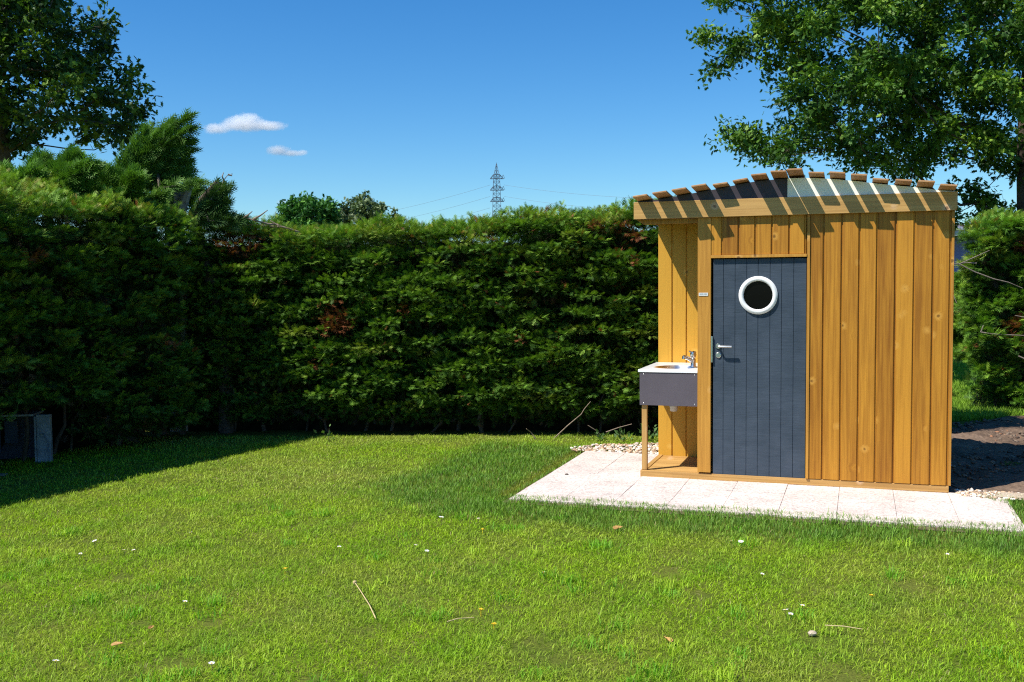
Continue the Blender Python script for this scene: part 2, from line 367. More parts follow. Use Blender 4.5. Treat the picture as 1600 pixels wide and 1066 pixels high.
def rimdist(x, y, P):
    d = np.full(len(x), 1e9); n = len(P)
    for i in range(n):
        a = P[i - 1]; b = P[i]; ab = b - a; t = np.clip(((x - a[0]) * ab[0] + (y - a[1]) * ab[1]) / (ab @ ab + 1e-12), 0, 1)
        d = np.minimum(d, np.hypot(x - a[0] - t * ab[0], y - a[1] - t * ab[1]))
    return d
SOIL = np.array([world(2.4, 1.9), world(2.55, .02), world(3.1, -.06), world(3.9, .12), world(5.2, .1), (9.0, 8.6), (9.6, 12.6), (6.2, 12.75), (5.5, 12.1), (4.9, 11.6), (3.9, 11.2)])
sheet('soil', SOIL, .012, M_SOIL, .055, 130, 2)
SANDP = np.array([world(2.75, -.16), world(3.3, -.10), world(4.4, -.05), world(5.6, .0), world(5.5, .42), world(4.4, .30), world(3.5, .16), world(2.85, .06)])
sheet('sand', SANDP, .035, M_SAND, .03, 70, 4)
pth = MB(); pth.add([(4, 23.6, .02), (22, 22.6, .02), (22, 25.4, .02), (4, 26.4, .02)], [(0, 1, 2, 3)])
tag(pth.build('path', M_PATH), kind='structure')

# paving: 40 cm slabs, 12 mm joints, a little uneven
rs = np.random.RandomState(5)
pv = MB(3)
PX0, PX1, PY0, PY1 = -.80, 2.85, -1.10, 1.20
nx = 9; ny = 6
for i in range(nx):
    for j in range(ny):
        a = PX0 + i * .409; b_ = PY1 - (j + 1) * .40
        t = rs.uniform(-.0014, .0014, 3); z = .022 + rs.uniform(-.0015, .0015)
        x0, x1, y0, y1 = a + .001, a + .4075, b_ + .001, b_ + .3985
        if x0 < 2.45 and x1 > .05 and y0 > .12: continue           # under the cabin
        cut = (i == nx - 1 and j <= 2)
        if cut and j < 3: continue
        vs = []
        for zz in (-.02, 1):
            for yy in (y0, y1):
                for xx in (x0, x1):
                    X, Y = world(xx, yy)
                    vs.append((X, Y, -.02 if zz < 0 else z + t[0] * (xx - x0) / .4 + t[1] * (yy - y0) / .4))
        pv.add(vs, [(0, 2, 3, 1), (4, 5, 7, 6), (0, 1, 5, 4), (2, 6, 7, 3), (0, 4, 6, 2), (1, 3, 7, 5)])
tag(pv.build('paving', M_PAVE, bevel=.002), kind='structure')
bd = MB()
bd.add([(*world(PX0 - .03, PY0 - .2), .006), (*world(PX1 - .02, PY0 - .2), .006), (*world(PX1 - .02, PY1 + .02), .006), (*world(PX0 - .03, PY1 + .02), .006)], [(0, 1, 2, 3)])
tag(bd.build('paving_bed', M_SOIL), kind='structure')

# pebbles: behind the paving and along its right rim
def pebbles(name, poly, N, smin, smax, seed, label, z=.012, cat='gravel', pal=None):
    r = np.random.RandomState(seed); P = np.array(poly); lo, hi = P.min(0), P.max(0)
    X = r.uniform(lo[0], hi[0], N * 3); Y = r.uniform(lo[1], hi[1], N * 3)
    k = inside(X, Y, P); X, Y = X[k][:N], Y[k][:N]; n = len(X)
    t = (1 + 5 ** .5) / 2
    iv = norm(np.array([(-1, t, 0), (1, t, 0), (-1, -t, 0), (1, -t, 0), (0, -1, t), (0, 1, t), (0, -1, -t), (0, 1, -t), (t, 0, -1), (t, 0, 1), (-t, 0, -1), (-t, 0, 1)], float))
    it = [(0, 11, 5), (0, 5, 1), (0, 1, 7), (0, 7, 10), (0, 10, 11), (1, 5, 9), (5, 11, 4), (11, 10, 2), (10, 7, 6), (7, 1, 8), (3, 9, 4), (3, 4, 2), (3, 2, 6), (3, 6, 8), (3, 8, 9), (4, 9, 5), (2, 4, 11), (6, 2, 10), (8, 6, 7), (9, 8, 1)]
    Fr = frames(np.stack([r.randn(n), r.randn(n), r.randn(n) * .25], -1), np.tile([0, 0, 1.0], (n, 1)))
    S = r.uniform(smin, smax, n)
    if pal is None: pal = np.array([(.62, .50, .36), (.70, .63, .52), (.45, .30, .18), (.78, .72, .64), (.34, .24, .17), (.66, .44, .28)])
    pal = np.array(pal); col = pal[r.randint(0, len(pal), n)] * r.uniform(.75, 1.1, (n, 1))
    V, F, K = scatter(iv * np.array([1, .72, .45]), it, np.stack([X, Y, z + S * .3 + r.uniform(0, .012, n)], -1), Fr, S, col)
    return tag(npmesh(name, V, F, M_PEB, col=K, smooth=True), label, cat, kind='stuff')
GRAV = [world(-.92, 1.17), world(-1.0, 1.32), world(-.75, 1.62), world(-.2, 1.9), world(.6, 1.95), world(2.6, 1.9), world(2.6, 1.15), world(.1, 1.17)]
pebbles('gravel', GRAV, 3800, .012, .026, 8, 'strip of brown and cream pebbles behind the pale paving')
pebbles('gravel_edge', [world(2.52, -.02), world(2.60, -.14), world(2.95, -.17), world(3.35, -.10), world(3.4, .02), world(2.9, .12), world(2.55, .14)], 700, .010, .022, 9, 'patch of cream pebbles at the cabin corner beside the sand')
pebbles('clods', [world(2.6, .5), world(2.6, 1.7), (4.9, 11.9), (6.4, 12.6), (7.5, 12.2), (7.5, 10.3), world(5, .6)], 2600, .006, .030, 10, 'crumbs of brown soil and bark on the bare earth', cat='soil crumbs', pal=[(.10, .065, .045), (.16, .11, .08), (.07, .045, .03), (.22, .16, .11), (.30, .14, .07)])

# ------------------------------------------------------------------ grass
def band(X, Y):
    """1 inside the newly sown darker band around the paving"""
    s, n = toface(X, Y)
    d = np.maximum(np.maximum(-.85 - s, s - 3.3) / 1.25, np.maximum(-1.05 - n, 0) / .86)
    d = np.where((s < -.85) & (n < -1.05), np.hypot((-.85 - s) / 1.25, (-1.05 - n) / .86), d)
    d = d + wob(X, Y, 2.2, 1) * .16 + wob(X, Y, 7.3, 4) * .07
    b_ = np.clip((1.12 - d) / .34, 0, 1)
    return b_ * np.clip((1.75 - n) / .5, 0, 1)
BARE = [(-1.55, 5.09, .09), (-1.9, 5.08, .07), (.18, 4.56, .12), (.08, 4.73, .10), (1.43, 4.81, .10), (-.22, 5.17, .08), (1.41, 4.27, .16), (-.71, 4.98, .08), (-1.52, 4.52, .10), (2.2, 5.6, .14), (.9, 5.95, .13), (-.9, 4.3, .10), (1.0, 5.5, .08), (-2.3, 5.9, .08), (2.6, 5.0, .09)]
SODX = np.array([-.90, -1.14])
def grass(seed=11):
    r = np.random.RandomState(seed); parts = []
    # (y0, y1, density, width, height) rows going away
    rows = [(2.6, 4.15, 1800, .0042, .042), (4.15, 5.2, 17500, .0026, .027), (5.2, 6.6, 13000, .0030, .027), (6.6, 8.4, 9500, .0036, .027), (8.4, 11.75, 6000, .0046, .027)]
    pav = np.array([world(-.81, 1.20), world(-.82, -1.06), world(-.2, -1.06), world(.3, -1.075), world(.55, -1.10), world(.9, -1.05), world(1.25, -1.085), world(1.6, -1.04), world(2.05, -1.09), world(2.5, -1.06), world(2.83, -1.05), world(2.86, -.35), world(2.70, -.12), world(2.6, .1), world(2.6, 1.3), world(0, 1.2)])
    for y0, y1, dens, wd, ht in rows:
        xl = -.5 * y1 - 1.6; xr = .5 * y1 + 1.4
        N = int((y1 - y0) * (xr - xl) * dens)
        X = r.uniform(xl, xr, N); Y = r.uniform(y0, y1, N)
        s, n = toface(X, Y)
        keep = ~inside(X, Y, pav)
        keep &= ~((s > 2.5) & (n > -.02 + .05 * wob(X, Y, 4)) & (Y < 13))
        keep &= ~((s > -.9) & (s < 2.6) & (n > 1.1) & (n < 1.84 + .1 * wob(X, Y, 3) - .5 * np.clip(-s, 0, 1)))
        lim = -4.85 + (X * 0) + (Y - 9.9) * .513
        keep &= X > lim - .15 + .12 * wob(X, Y, 2.3)                # under the left hedge
        keep &= Y < 11.45 + .08 * wob(X * 3, Y, 1) - X * .03
        # thin and bare spots
        p = np.ones(N)
        for bx, by, br in BARE:
            d = np.hypot((X - bx), (Y - by) * .8) / br
            p *= np.clip(d * .75 - .25 + r.rand(N) * .3, .03, 1)
        p *= np.clip(.80 + .45 * wob(X, Y, 3.1, 4), .35, 1); p *= np.clip(1.35 - 1.5 * np.clip(wob(X, Y, 5.7, 12) * wob(X, Y, 2.1, 6) - .25, 0, 1) / .3, .45, 1)
        keep &= r.rand(N) < p
        X, Y = X[keep], Y[keep]; N = len(X)
        b_ = band(X, Y); s, n = toface(X, Y)
        # colour: lime, dull straw-green, fresh dark green, in patches; the band is blue-green
        a1 = np.clip(.55 + .95 * wob(X, Y, 1.15, 2), 0, 1)[:, None]; a2 = np.clip(.35 + .8 * wob(X, Y, 2.7, 7), 0, 1)[:, None]; a3 = np.clip(.1 + .9 * wob(X, Y, 5.5, 9), 0, 1)[:, None]
        lime = np.array([.335, .515, .012]); dull = np.array([.39, .49, .048]); fresh = np.array([.18, .40, .018]); sown = np.array([.150, .31, .042]); straw = np.array([.55, .45, .22])
        col = lime * a1 + dull * (1 - a1); col = col * (1 - .55 * a2) + fresh * .55 * a2; col = col * (1 - .3 * a3) + dull * .3 * a3
        # the worn pale swath in the middle of the lawn
        swath = np.clip(1.2 - np.hypot((X + 2.0) / 1.3, (Y - 9.1) / 1.1) + .3 * wob(X, Y, 3), 0, 1)[:, None] * .55
        swath = np.maximum(swath, np.clip(1.15 - np.abs(Y - 11.2) / .45 + .4 * wob(X, Y, 3), 0, 1)[:, None] * .45)
        col = col * (1 - swath) + np.array([.44, .50, .10]) * swath
        bb = b_[:, None] * (.82 + .18 * wob(X, Y, 6, 3)[:, None]); col = col * (1 - bb) + sown * bb
        # a mossy rim on the paving's left edge
        rim = (np.exp(-((s + .90) / .05) ** 2) * (n > -1.1) * (n < 1.2))[:, None]
        col = col * (1 - rim * .8) + np.array([.30, .31, .03]) * rim * .8
        st = (r.rand(N) < .018 + .08 * swath[:, 0] + .05 * a3[:, 0])[:, None]; col = np.where(st, straw * r.uniform(.6, 1.1, (N, 1)), col)
        col = col * r.uniform(.40, 1.40, (N, 1)) * np.array([1, 1, 1])
        h = ht * r.uniform(.45, 1.25, N) * (1 + .55 * b_ + .35 * np.clip(wob(X, Y, 6.5, 5), 0, 1) + .25 * a2[:, 0]) * np.where(st[:, 0], .7, 1)
        tall = r.rand(N) < .012; h = np.where(tall, h * 1.8, h)
        h *= np.where(rim[:, 0] > .3, .55, 1)
        az = r.uniform(0, 2 * np.pi, N); lean = r.uniform(.35, 1.75, N) * (1 - .55 * b_)
        dx = np.cos(az) * h * lean; dy = np.sin(az) * h * lean
        wv = wd * r.uniform(.6, 1.35, N); px = -np.sin(az + r.uniform(-.7, .7, N)) * wv; py = np.cos(az) * wv
        z0 = np.full(N, -.002)
        B = np.stack([X, Y, z0], -1); side = np.stack([px, py, 0 * X], -1)
        mid = B + np.stack([dx * .38, dy * .38, h * (.66 - .18 * lean)], -1); tip = B + np.stack([dx, dy, h * np.sqrt(np.clip(1 - .42 * lean ** 2, .06, 1))], -1)
        V = np.stack([B - side * .5, B + side * .5, mid + side * .45, mid - side * .45, tip], 1)
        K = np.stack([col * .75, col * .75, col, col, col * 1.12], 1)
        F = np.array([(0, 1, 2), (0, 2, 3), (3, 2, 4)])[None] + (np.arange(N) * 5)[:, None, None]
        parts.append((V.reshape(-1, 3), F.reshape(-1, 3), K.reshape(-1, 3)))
    nt_ = 150; cx1 = r.uniform(-3.2, 3.6, nt_); cy1 = 4.2 + r.rand(nt_) ** 1.3 * 4.2; per = 34
    kk = np.repeat(np.arange(nt_), per); N = len(kk); az = r.uniform(0, 6.283, N); h = r.uniform(.035, .085, N) * r.uniform(.6, 1.2, nt_)[kk]; ln_ = r.uniform(.25, 1.3, N)
    sT, nT = toface(cx1, cy1); okT = ((nT < -1.2) | (sT < -1.0))[kk]
    B = np.stack([cx1[kk] + r.randn(N) * .038, cy1[kk] + r.randn(N) * .038, 0 * az], -1); dx = np.cos(az) * h * ln_; dy = np.sin(az) * h * ln_; side = np.stack([-np.sin(az), np.cos(az), 0 * az], -1) * .0042
    mid = B + np.stack([dx * .4, dy * .4, h * .6], -1); tip = B + np.stack([dx, dy, h * np.clip(1 - .45 * ln_, .25, 1)], -1)
    V = np.stack([B - side * .5, B + side * .5, mid + side * .45, mid - side * .45, tip], 1)[okT]; N = len(V)
    tc_ = np.where(r.rand(nt_, 1) < .6, np.array([[.17, .39, .022]]), np.array([[.36, .52, .035]]))[kk][okT] * r.uniform(.7, 1.25, (N, 1))
    parts.append((V.reshape(-1, 3), (np.array([(0, 1, 2), (0, 2, 3), (3, 2, 4)])[None] + (np.arange(N) * 5)[:, None, None]).reshape(-1, 3), np.repeat(tc_, 5, 0)))
    V, F, K = merge(parts)
    tag(npmesh('grass', V, F, M_GROUND_LEAF, col=K), 'mown green lawn, darker and longer round the paving', 'grass', kind='stuff')
    # coarser grass seen past the cabin's right corner
    N = 60000; t = r.rand(N) ** .6
    Y = 12.35 + r.rand(N) ** 1.5 * 20; X = Y * r.uniform(.36, .62, N)
    kk = ~inside(X, Y, SOIL) & ~((Y > 22.5) & (Y < 26.5)); X, Y = X[kk], Y[kk]; N = len(X)
    h = r.uniform(.04, .11, N); az = r.uniform(0, 6.28, N); wd = .006 + .0009 * (Y - 10)
    B = np.stack([X, Y, 0 * X], -1); side = np.stack([np.sin(az) * wd, np.cos(az) * wd, 0 * X], -1)
    tip = B + np.stack([np.cos(az) * h * .5, np.sin(az) * h * .5, h], -1)
    V = np.stack([B - side, B + side, tip], 1).reshape(-1, 3); F = np.arange(N * 3).reshape(-1, 3)
    col = np.array([.21, .36, .035]) * r.uniform(.6, 1.4, (N, 1)); K = np.repeat(col, 3, 0)
    tag(npmesh('grass_beyond', V, F, M_GROUND_LEAF, col=K), 'rough sunlit grass beyond the cabin towards the path', 'grass', kind='stuff')
grass()

def setp(o, p): o.parent = p; o.matrix_parent_inverse = p.matrix_basis.inverted()
# ------------------------------------------------------------------ conifer hedges
def spray_template():
    v = [(0, 0, 0)]; f = []; sh = []
    V = []; F = []
    def spike(x, y, ang, ln, wd, dz):
        b = len(V); c, s_ = math.cos(ang), math.sin(ang)
        V.extend([(x - s_ * wd * .5, y + c * wd * .5, dz * .3), (x + s_ * wd * .5, y - c * wd * .5, dz * .3), (x + c * ln, y + s_ * ln, dz * 1.6 - .14 * ln)])
        F.append((b, b + 1, b + 2))
    spike(0, 0, 0, 1.0, .085, -.04)
    for i, x in enumerate((.10, .30, .50, .70)):
        L = (.52, .52, .42, .28)[i]
        for sg in (1, -1):
            spike(x + (.06 if sg > 0 else 0), 0, sg * (.80 - i * .07), L, .085, .03)
    return np.array(V), np.array(F)
SPV, SPF = spray_template()
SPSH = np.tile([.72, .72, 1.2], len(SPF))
def sprays(P, D, S, col, r, flat=.85):
    n = len(P)
    wv = norm(np.array([0, 0, 1.0]) * flat + r.randn(n, 3) * .38)
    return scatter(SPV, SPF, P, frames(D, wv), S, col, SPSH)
G_DEEP = np.array([.045, .110, .018]); G_MID = np.array([.14, .29, .032]); G_TIP = np.array([.28, .43, .044]); G_YEL = np.array([.32, .33, .055]); RUST = np.array([.33, .115, .045]); TAN = np.array([.30, .22, .13])
def hedge_face(a, b, z0, z1f, out, seed, pads_m2=62, per=74, filler=2300, rust=(), lumps=.16, size=(.05, .105), skirt=.30, bright=1.0):
    """vertical face from a to b (xy); out = outward unit vector; z1f(t) = top height"""
    r = np.random.RandomState(seed); a = np.array(a, float); b = np.array(b, float); L = np.linalg.norm(b - a); o3 = np.array([out[0], out[1], 0.]); along = np.array([*(b - a) / L, 0])
    area = L * 2.3; parts = []
    npad = int(area * pads_m2); t = r.rand(npad); z = z0 + (z1f(t) - z0) * r.rand(npad) ** .92
    low = np.clip((z - z0) / skirt, 0, 1)
    keepp = r.rand(npad) < .12 + .88 * low; t, z, low = t[keepp], z[keepp], low[keepp]; npad = len(t)
    dep = lumps * wob(t * L, z * 1.3, 1.6, seed) + r.uniform(-.16, .10, npad) - .30 * (1 - low)
    c = np.stack([a[0] + (b[0] - a[0]) * t, a[1] + (b[1] - a[1]) * t, z], -1) + o3 * dep[:, None]
    pr = r.uniform(.07, .17, npad); hue = r.rand(npad)
    k = np.repeat(np.arange(npad), per); n = len(k)
    u = r.randn(n, 3); u /= np.linalg.norm(u, axis=1, keepdims=True); u *= r.rand(n, 1) ** .4
    off = along * (u[:, :1] * pr[k, None] * 1.5) + np.array([0, 0, 1.]) * (u[:, 1:2] * pr[k, None] * .34) + o3 * (u[:, 2:3] * pr[k, None] * .8)
    P = c[k] + off
    D = norm(o3 * (.85 + r.randn(n, 1) * .25) + along * (u[:, :1] * 1.2 + r.randn(n, 1) * .45) + np.array([0, 0, 1.]) * (.18 + r.randn(n, 1) * .35 + u[:, 1:2] * .4))
    mixv = np.clip(.30 + .5 * u[:, 1] + .35 * u[:, 2] + .35 * (hue[k] - .5) + .12 * r.randn(n), 0, 1)[:, None]  # pad tops painted lighter, undersides darker, like light from above
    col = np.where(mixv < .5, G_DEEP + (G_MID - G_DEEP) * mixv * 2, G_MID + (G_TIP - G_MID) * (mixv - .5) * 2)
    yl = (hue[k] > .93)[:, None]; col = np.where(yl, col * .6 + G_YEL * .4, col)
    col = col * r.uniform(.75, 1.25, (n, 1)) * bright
    for (px, pz, rr) in rust:                         # patches of dead brown foliage, at plan offset along the face
        d = np.hypot((P - np.array([*a, 0])) @ along - px, (P[:, 2] - pz)) / rr
        m = (d < 1 + .25 * r.randn(n))[:, None] & (r.rand(n, 1) < .85); col = np.where(m, RUST * r.uniform(.5, 1.3, (n, 1)), col)
    m = r.rand(n, 1) < .010; col = np.where(m, RUST * r.uniform(.6, 1.2, (n, 1)), col)
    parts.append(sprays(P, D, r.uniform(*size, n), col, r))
    # sparse sprays deeper in, partly dead, coloured darker for the shade inside
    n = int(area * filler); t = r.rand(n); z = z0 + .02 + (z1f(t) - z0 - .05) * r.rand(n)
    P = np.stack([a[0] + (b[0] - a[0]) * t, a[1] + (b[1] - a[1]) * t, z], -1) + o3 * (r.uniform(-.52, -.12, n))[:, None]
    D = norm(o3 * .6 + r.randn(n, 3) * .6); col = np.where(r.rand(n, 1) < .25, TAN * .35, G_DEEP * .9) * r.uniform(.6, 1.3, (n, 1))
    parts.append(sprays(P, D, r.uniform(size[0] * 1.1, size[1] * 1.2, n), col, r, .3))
    return parts
def hedge_top(a, b, out, zf, depth, slope, seed, dens=2300, size=(.05, .11), yellow=.35, shoots=True, lumps=.10, taper=False):
    """top surface going back from the face: zf(t) at the face, rising by slope * distance"""
    r = np.random.RandomState(seed); a = np.array(a, float); b = np.array(b, float); L = np.linalg.norm(b - a); o3 = np.array([out[0], out[1], 0.]); along = np.array([*(b - a) / L, 0])
    n = int(L * depth * dens); t = r.rand(n); q = r.rand(n) * depth
    z = zf(t) + slope(q) * np.clip((.93 - t) / .10 if taper else 1, 0, 1) + lumps * wob(t * L * 1.6, q * 2, 1.5, seed) + r.uniform(-.10, .05, n)
    P = np.stack([a[0] + (b[0] - a[0]) * t, a[1] + (b[1] - a[1]) * t, z], -1) - o3 * (q - .05)[:, None]
    D = norm(o3 * (.45 + r.randn(n, 1) * .4) + along * r.randn(n, 1) * .6 + np.array([0, 0, 1.]) * (.55 + r.randn(n, 1) * .3))
    patch = np.clip(.5 + .9 * wob(t * L, q * 2, 2.3, seed + 4), 0, 1)[:, None]
    col = G_MID * (1 - patch) + G_TIP * patch
    col = np.where(r.rand(n, 1) < yellow * patch, G_YEL, col); col = np.where(r.rand(n, 1) < .02, RUST, col) * r.uniform(.7, 1.3, (n, 1))
    parts = [sprays(P, D, r.uniform(*size, n), col, r, .5)]
    if shoots:
        m = int(L * 10); t = r.rand(m); q = r.rand(m) * min(depth, .7)
        base = np.stack([a[0] + (b[0] - a[0]) * t, a[1] + (b[1] - a[1]) * t, zf(t) + slope(q)], -1) - o3 * q[:, None]
        for i in range(m):
            ln = r.uniform(.05, .17); k = int(ln * 170); dirv = norm(np.array([r.randn() * .5, r.randn() * .3, 1.0]))
            f = r.rand(k); PP = base[i] + dirv * (f * ln)[:, None]
            DD = norm(dirv * .9 + r.randn(k, 3) * .55); parts.append(sprays(PP, DD, r.uniform(.05, .10, k), (G_TIP * .6 + G_MID * .4) * r.uniform(.8, 1.3, (k, 1)), r, .2))
    return parts
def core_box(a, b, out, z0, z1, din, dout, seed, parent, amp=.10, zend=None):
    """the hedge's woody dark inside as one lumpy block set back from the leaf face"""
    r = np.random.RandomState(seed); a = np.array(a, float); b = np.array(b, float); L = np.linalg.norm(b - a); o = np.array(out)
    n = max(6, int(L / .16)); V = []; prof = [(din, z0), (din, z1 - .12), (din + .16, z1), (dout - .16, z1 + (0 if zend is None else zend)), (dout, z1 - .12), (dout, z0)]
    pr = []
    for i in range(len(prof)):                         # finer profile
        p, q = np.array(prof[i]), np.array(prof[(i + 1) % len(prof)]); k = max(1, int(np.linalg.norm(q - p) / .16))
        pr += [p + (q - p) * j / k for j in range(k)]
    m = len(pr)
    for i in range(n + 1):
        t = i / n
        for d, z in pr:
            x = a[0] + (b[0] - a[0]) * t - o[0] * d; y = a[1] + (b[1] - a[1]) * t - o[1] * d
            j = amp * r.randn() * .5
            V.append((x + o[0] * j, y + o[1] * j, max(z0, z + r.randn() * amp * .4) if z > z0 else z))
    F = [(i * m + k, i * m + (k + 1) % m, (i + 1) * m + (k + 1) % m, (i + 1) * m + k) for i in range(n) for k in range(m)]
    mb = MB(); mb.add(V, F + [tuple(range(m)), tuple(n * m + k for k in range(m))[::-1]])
    return mb.build('shade_core', M_CORE, parent)
def stems(a, b, out, seed, parent, n, h=1.0):
    r = np.random.RandomState(seed); a = np.array(a); b = np.array(b); o = np.array(out)
    for i in range(n):
        mb = MB(seed + i)
        t = (i + r.rand()) / n; d = r.uniform(.16, .34); x = a[0] + (b[0] - a[0]) * t - o[0] * d; y = a[1] + (b[1] - a[1]) * t - o[1] * d
        ps = [(x, y, -.03)]
        for k in range(4): x += r.randn() * .05 + o[0] * .03; y += r.randn() * .03 + o[1] * .03; ps.append((x, y, h * (k + 1) / 4 * r.uniform(.85, 1.1)))
        q = r.uniform(.008, .028); mb.tube(ps, [q, q * .9, q * .8, q * .6, q * .4], 6)
        setp(mb.build('stem', M_BARK), parent)

# back hedge: from the corner behind the lawn to behind the cabin
HB_A, HB_B = (-3.75, 11.66), (4.7, 11.18); o_ = np.array([HB_B[1] - HB_A[1], -(HB_B[0] - HB_A[0])]); HB_O = o_ / np.linalg.norm(o_)
def hb_top(t):
    x = HB_A[0] + (HB_B[0] - HB_A[0]) * t
    base = np.interp(x, [-3.75, -3.0, -2.4, -1.5, -.9, -.3, .2, .7, 1.4, 2.2, 4.7], [2.50, 2.32, 2.26, 2.30, 2.30, 2.34, 2.42, 2.40, 2.48, 2.50, 2.5])
    return base + .03 * wob(x * 2, x * 0, 1.7, 3)
hb = empty('conifer_hedge', (0.5, 11.6, 0)); tag(hb, 'long clipped conifer hedge closing the back of the lawn', 'hedge')
inv = Matrix.Translation((-.5, -11.6, 0))
def plen(x): return x - HB_A[0]
rust_b = [(plen(-1.98), 1.33, .17), (plen(-1.9), 1.2, .09), (plen(-3.05), 2.17, .20), (plen(-1.2), 1.42, .06), (plen(-1.0), 1.15, .05), (plen(1.28), 2.22, .15), (plen(.95), 2.33, .09), (plen(1.35), 1.95, .05), (plen(-.6), 1.9, .05), (plen(.2), 1.55, .05), (plen(.6), 1.7, .05), (plen(-.2), 2.24, .07), (plen(.1), 1.1, .05), (plen(-2.2), .85, .06)]
parts = hedge_face(HB_A, HB_B, .12, hb_top, HB_O, 21, rust=rust_b, lumps=.10)
parts += hedge_top(HB_A, HB_B, HB_O, hb_top, .95, lambda q: .04 - .04 * q, 22, yellow=.4)
V, F, K = merge(parts); o = npmesh('foliage', V, F, M_CON, col=K); setp(o, hb)
mid_ = (.1, 11.66 + (.1 + 3.75) / 8.45 * (11.18 - 11.66))
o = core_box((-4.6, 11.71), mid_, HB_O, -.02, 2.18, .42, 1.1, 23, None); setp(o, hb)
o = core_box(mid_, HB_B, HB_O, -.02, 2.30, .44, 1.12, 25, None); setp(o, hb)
stems(np.array(HB_A) - HB_O * .12, np.array(HB_B) - HB_O * .12, HB_O, 24, hb, 30, .5)

# left hedge: runs back along the left of the lawn and turns the corner
HL_A, HL_B = (-6.75, 5.0), (-3.50, 11.35); l_ = np.array([HL_B[0] - HL_A[0], HL_B[1] - HL_A[1]]); l_ /= np.linalg.norm(l_); HL_O = np.array([l_[1], -l_[0]])
def hl_top(t): return 2.48 + .04 * wob(t * 9, t * 0, 1.7, 5) 
hl = empty('conifer_hedge', (-5.4, 8.4, 0)); tag(hl, 'shaded tall conifer hedge along the left of the lawn', 'hedge')
parts = hedge_face(HL_A, HL_B, .10, hl_top, HL_O, 31, pads_m2=42, rust=[(5.9, .42, .06), (5.0, 2.0, .08), (6.6, 1.1, .06)], lumps=.12)
parts += hedge_top(HL_A, HL_B, HL_O, hl_top, 1.15, lambda q: .35 * q, 32, dens=2400, yellow=.4, lumps=.08, taper=True)
V, F, K = merge(parts)
cen = V[F].mean(1); F = F[~((cen[:, 2] < .56) & (cen[:, 1] > 9.2) & (cen[:, 1] < 10.35))]       # the hedge hangs clear of the cabinet
o = npmesh('foliage', V, F, M_CON, col=K); setp(o, hl)
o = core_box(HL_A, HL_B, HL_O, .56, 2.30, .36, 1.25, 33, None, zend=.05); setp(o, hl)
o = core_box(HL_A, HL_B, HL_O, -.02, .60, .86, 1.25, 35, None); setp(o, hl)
stems(np.array(HL_A) - HL_O * .45, np.array(HL_B) - HL_O * .3, HL_O, 34, hl, 22, .7)

# right hedge: beyond the bare soil, its end facing the gap
rA = np.array([6.02, 13.2]); rD = norm(np.array([.985, -.17])); rB = rA + rD * 4.2; rO = np.array([rD[1], -rD[0]])
hr = empty('conifer_hedge', (7.2, 13.4, 0)); tag(hr, 'ragged conifer hedge with brown patches right of the cabin', 'hedge')
def hr_top(t): return 2.42 + .10 * np.clip(t * 6, 0, 1) + .04 * wob(t * 12, t * 0, 1.5, 8)
parts = hedge_face(rA, rB, .05, hr_top, rO, 41, pads_m2=60, per=60, filler=800, rust=[(.72, .92, .22), (.35, 1.13, .13), (.5, 2.15, .12), (.95, 1.02, .12), (1.05, 2.28, .10), (.75, .2, .1), (1.5, 1.6, .12)], lumps=.22, size=(.07, .15), skirt=.1, bright=1.25)
rs0, rs1 = rA + np.array([.05, 2.75]), rA - rD * .02; so_ = norm(np.array([-.97, .16]))
parts += hedge_face(rs0 + np.array([.9, 0]), rs1, .55, lambda t: 1.80 + .6 * np.clip((t - .8) / .2, 0, 1), so_, 42, pads_m2=34, lumps=.18, skirt=.1, size=(.07, .14))
parts += hedge_top(rA, rB, rO, hr_top, 1.0, lambda q: .0 * q, 43, yellow=.5)
V, F, K = merge(parts); o = npmesh('foliage', V, F, M_CON, col=K); setp(o, hr)
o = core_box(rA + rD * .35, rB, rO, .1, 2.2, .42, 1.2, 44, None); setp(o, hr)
stems(rA, rB, rO, 45, hr, 14, 1.2)
# bare and dead branches poking out of it
mb = MB(46)
def twigline(mb, pts, r0, r1, n=6):
    k = len(pts); mb.tube(pts, [r0 + (r1 - r0) * i / (k - 1) for i in range(k)], n)
rr = np.random.RandomState(47)
def face_pt(px, z, outd=.1): p = rA + rD * px + rO * outd; return (p[0], p[1], z)
for seg in [[(-.1, 1.92, .25), (-.32, 1.91, .3), (-.62, 1.88, .3)], [(-.32, 1.91, .3), (0.05, 2.08, .25)], [(-.32, 1.91, .3), (.1, 1.72, .28), (.45, 1.6, .25)], [(-.62, 1.78, .28), (-.44, 1.64, .28), (-.34, 1.42, .28)],
            [(1.3, 1.86, .2), (.95, 1.75, .3), (.7, 1.68, .3)], [(1.3, 1.38, .25), (.9, 1.40, .3), (.6, 1.36, .3)], [(-.05, 1.05, .3), (.2, 1.02, .3), (.7, 1.0, .3)], [(-.05, 1.05, .3), (-.02, 1.14, .3)],
            [(.55, 1.5, .3), (.62, 1.3, .3), (.66, 1.1, .28)], [(1.2, 1.15, .3), (.9, 1.05, .3), (.7, .9, .32)], [(.4, .75, .3), (.7, .62, .35), (1.1, .55, .3)], [(.9, 1.25, .3), (.6, 1.2, .36), (.35, 1.26, .3)]]:
    pts = [face_pt(*s_) for s_ in seg]
    if len(pts) == 3:
        m1 = tuple((np.array(pts[0]) + np.array(pts[1])) / 2 + rr.randn(3) * .015); m2 = tuple((np.array(pts[2]) + np.array(pts[1])) / 2 + rr.randn(3) * .015); pts = [pts[0], m1, pts[1], m2, pts[2]]
    twigline(mb, pts, .0085, .004)
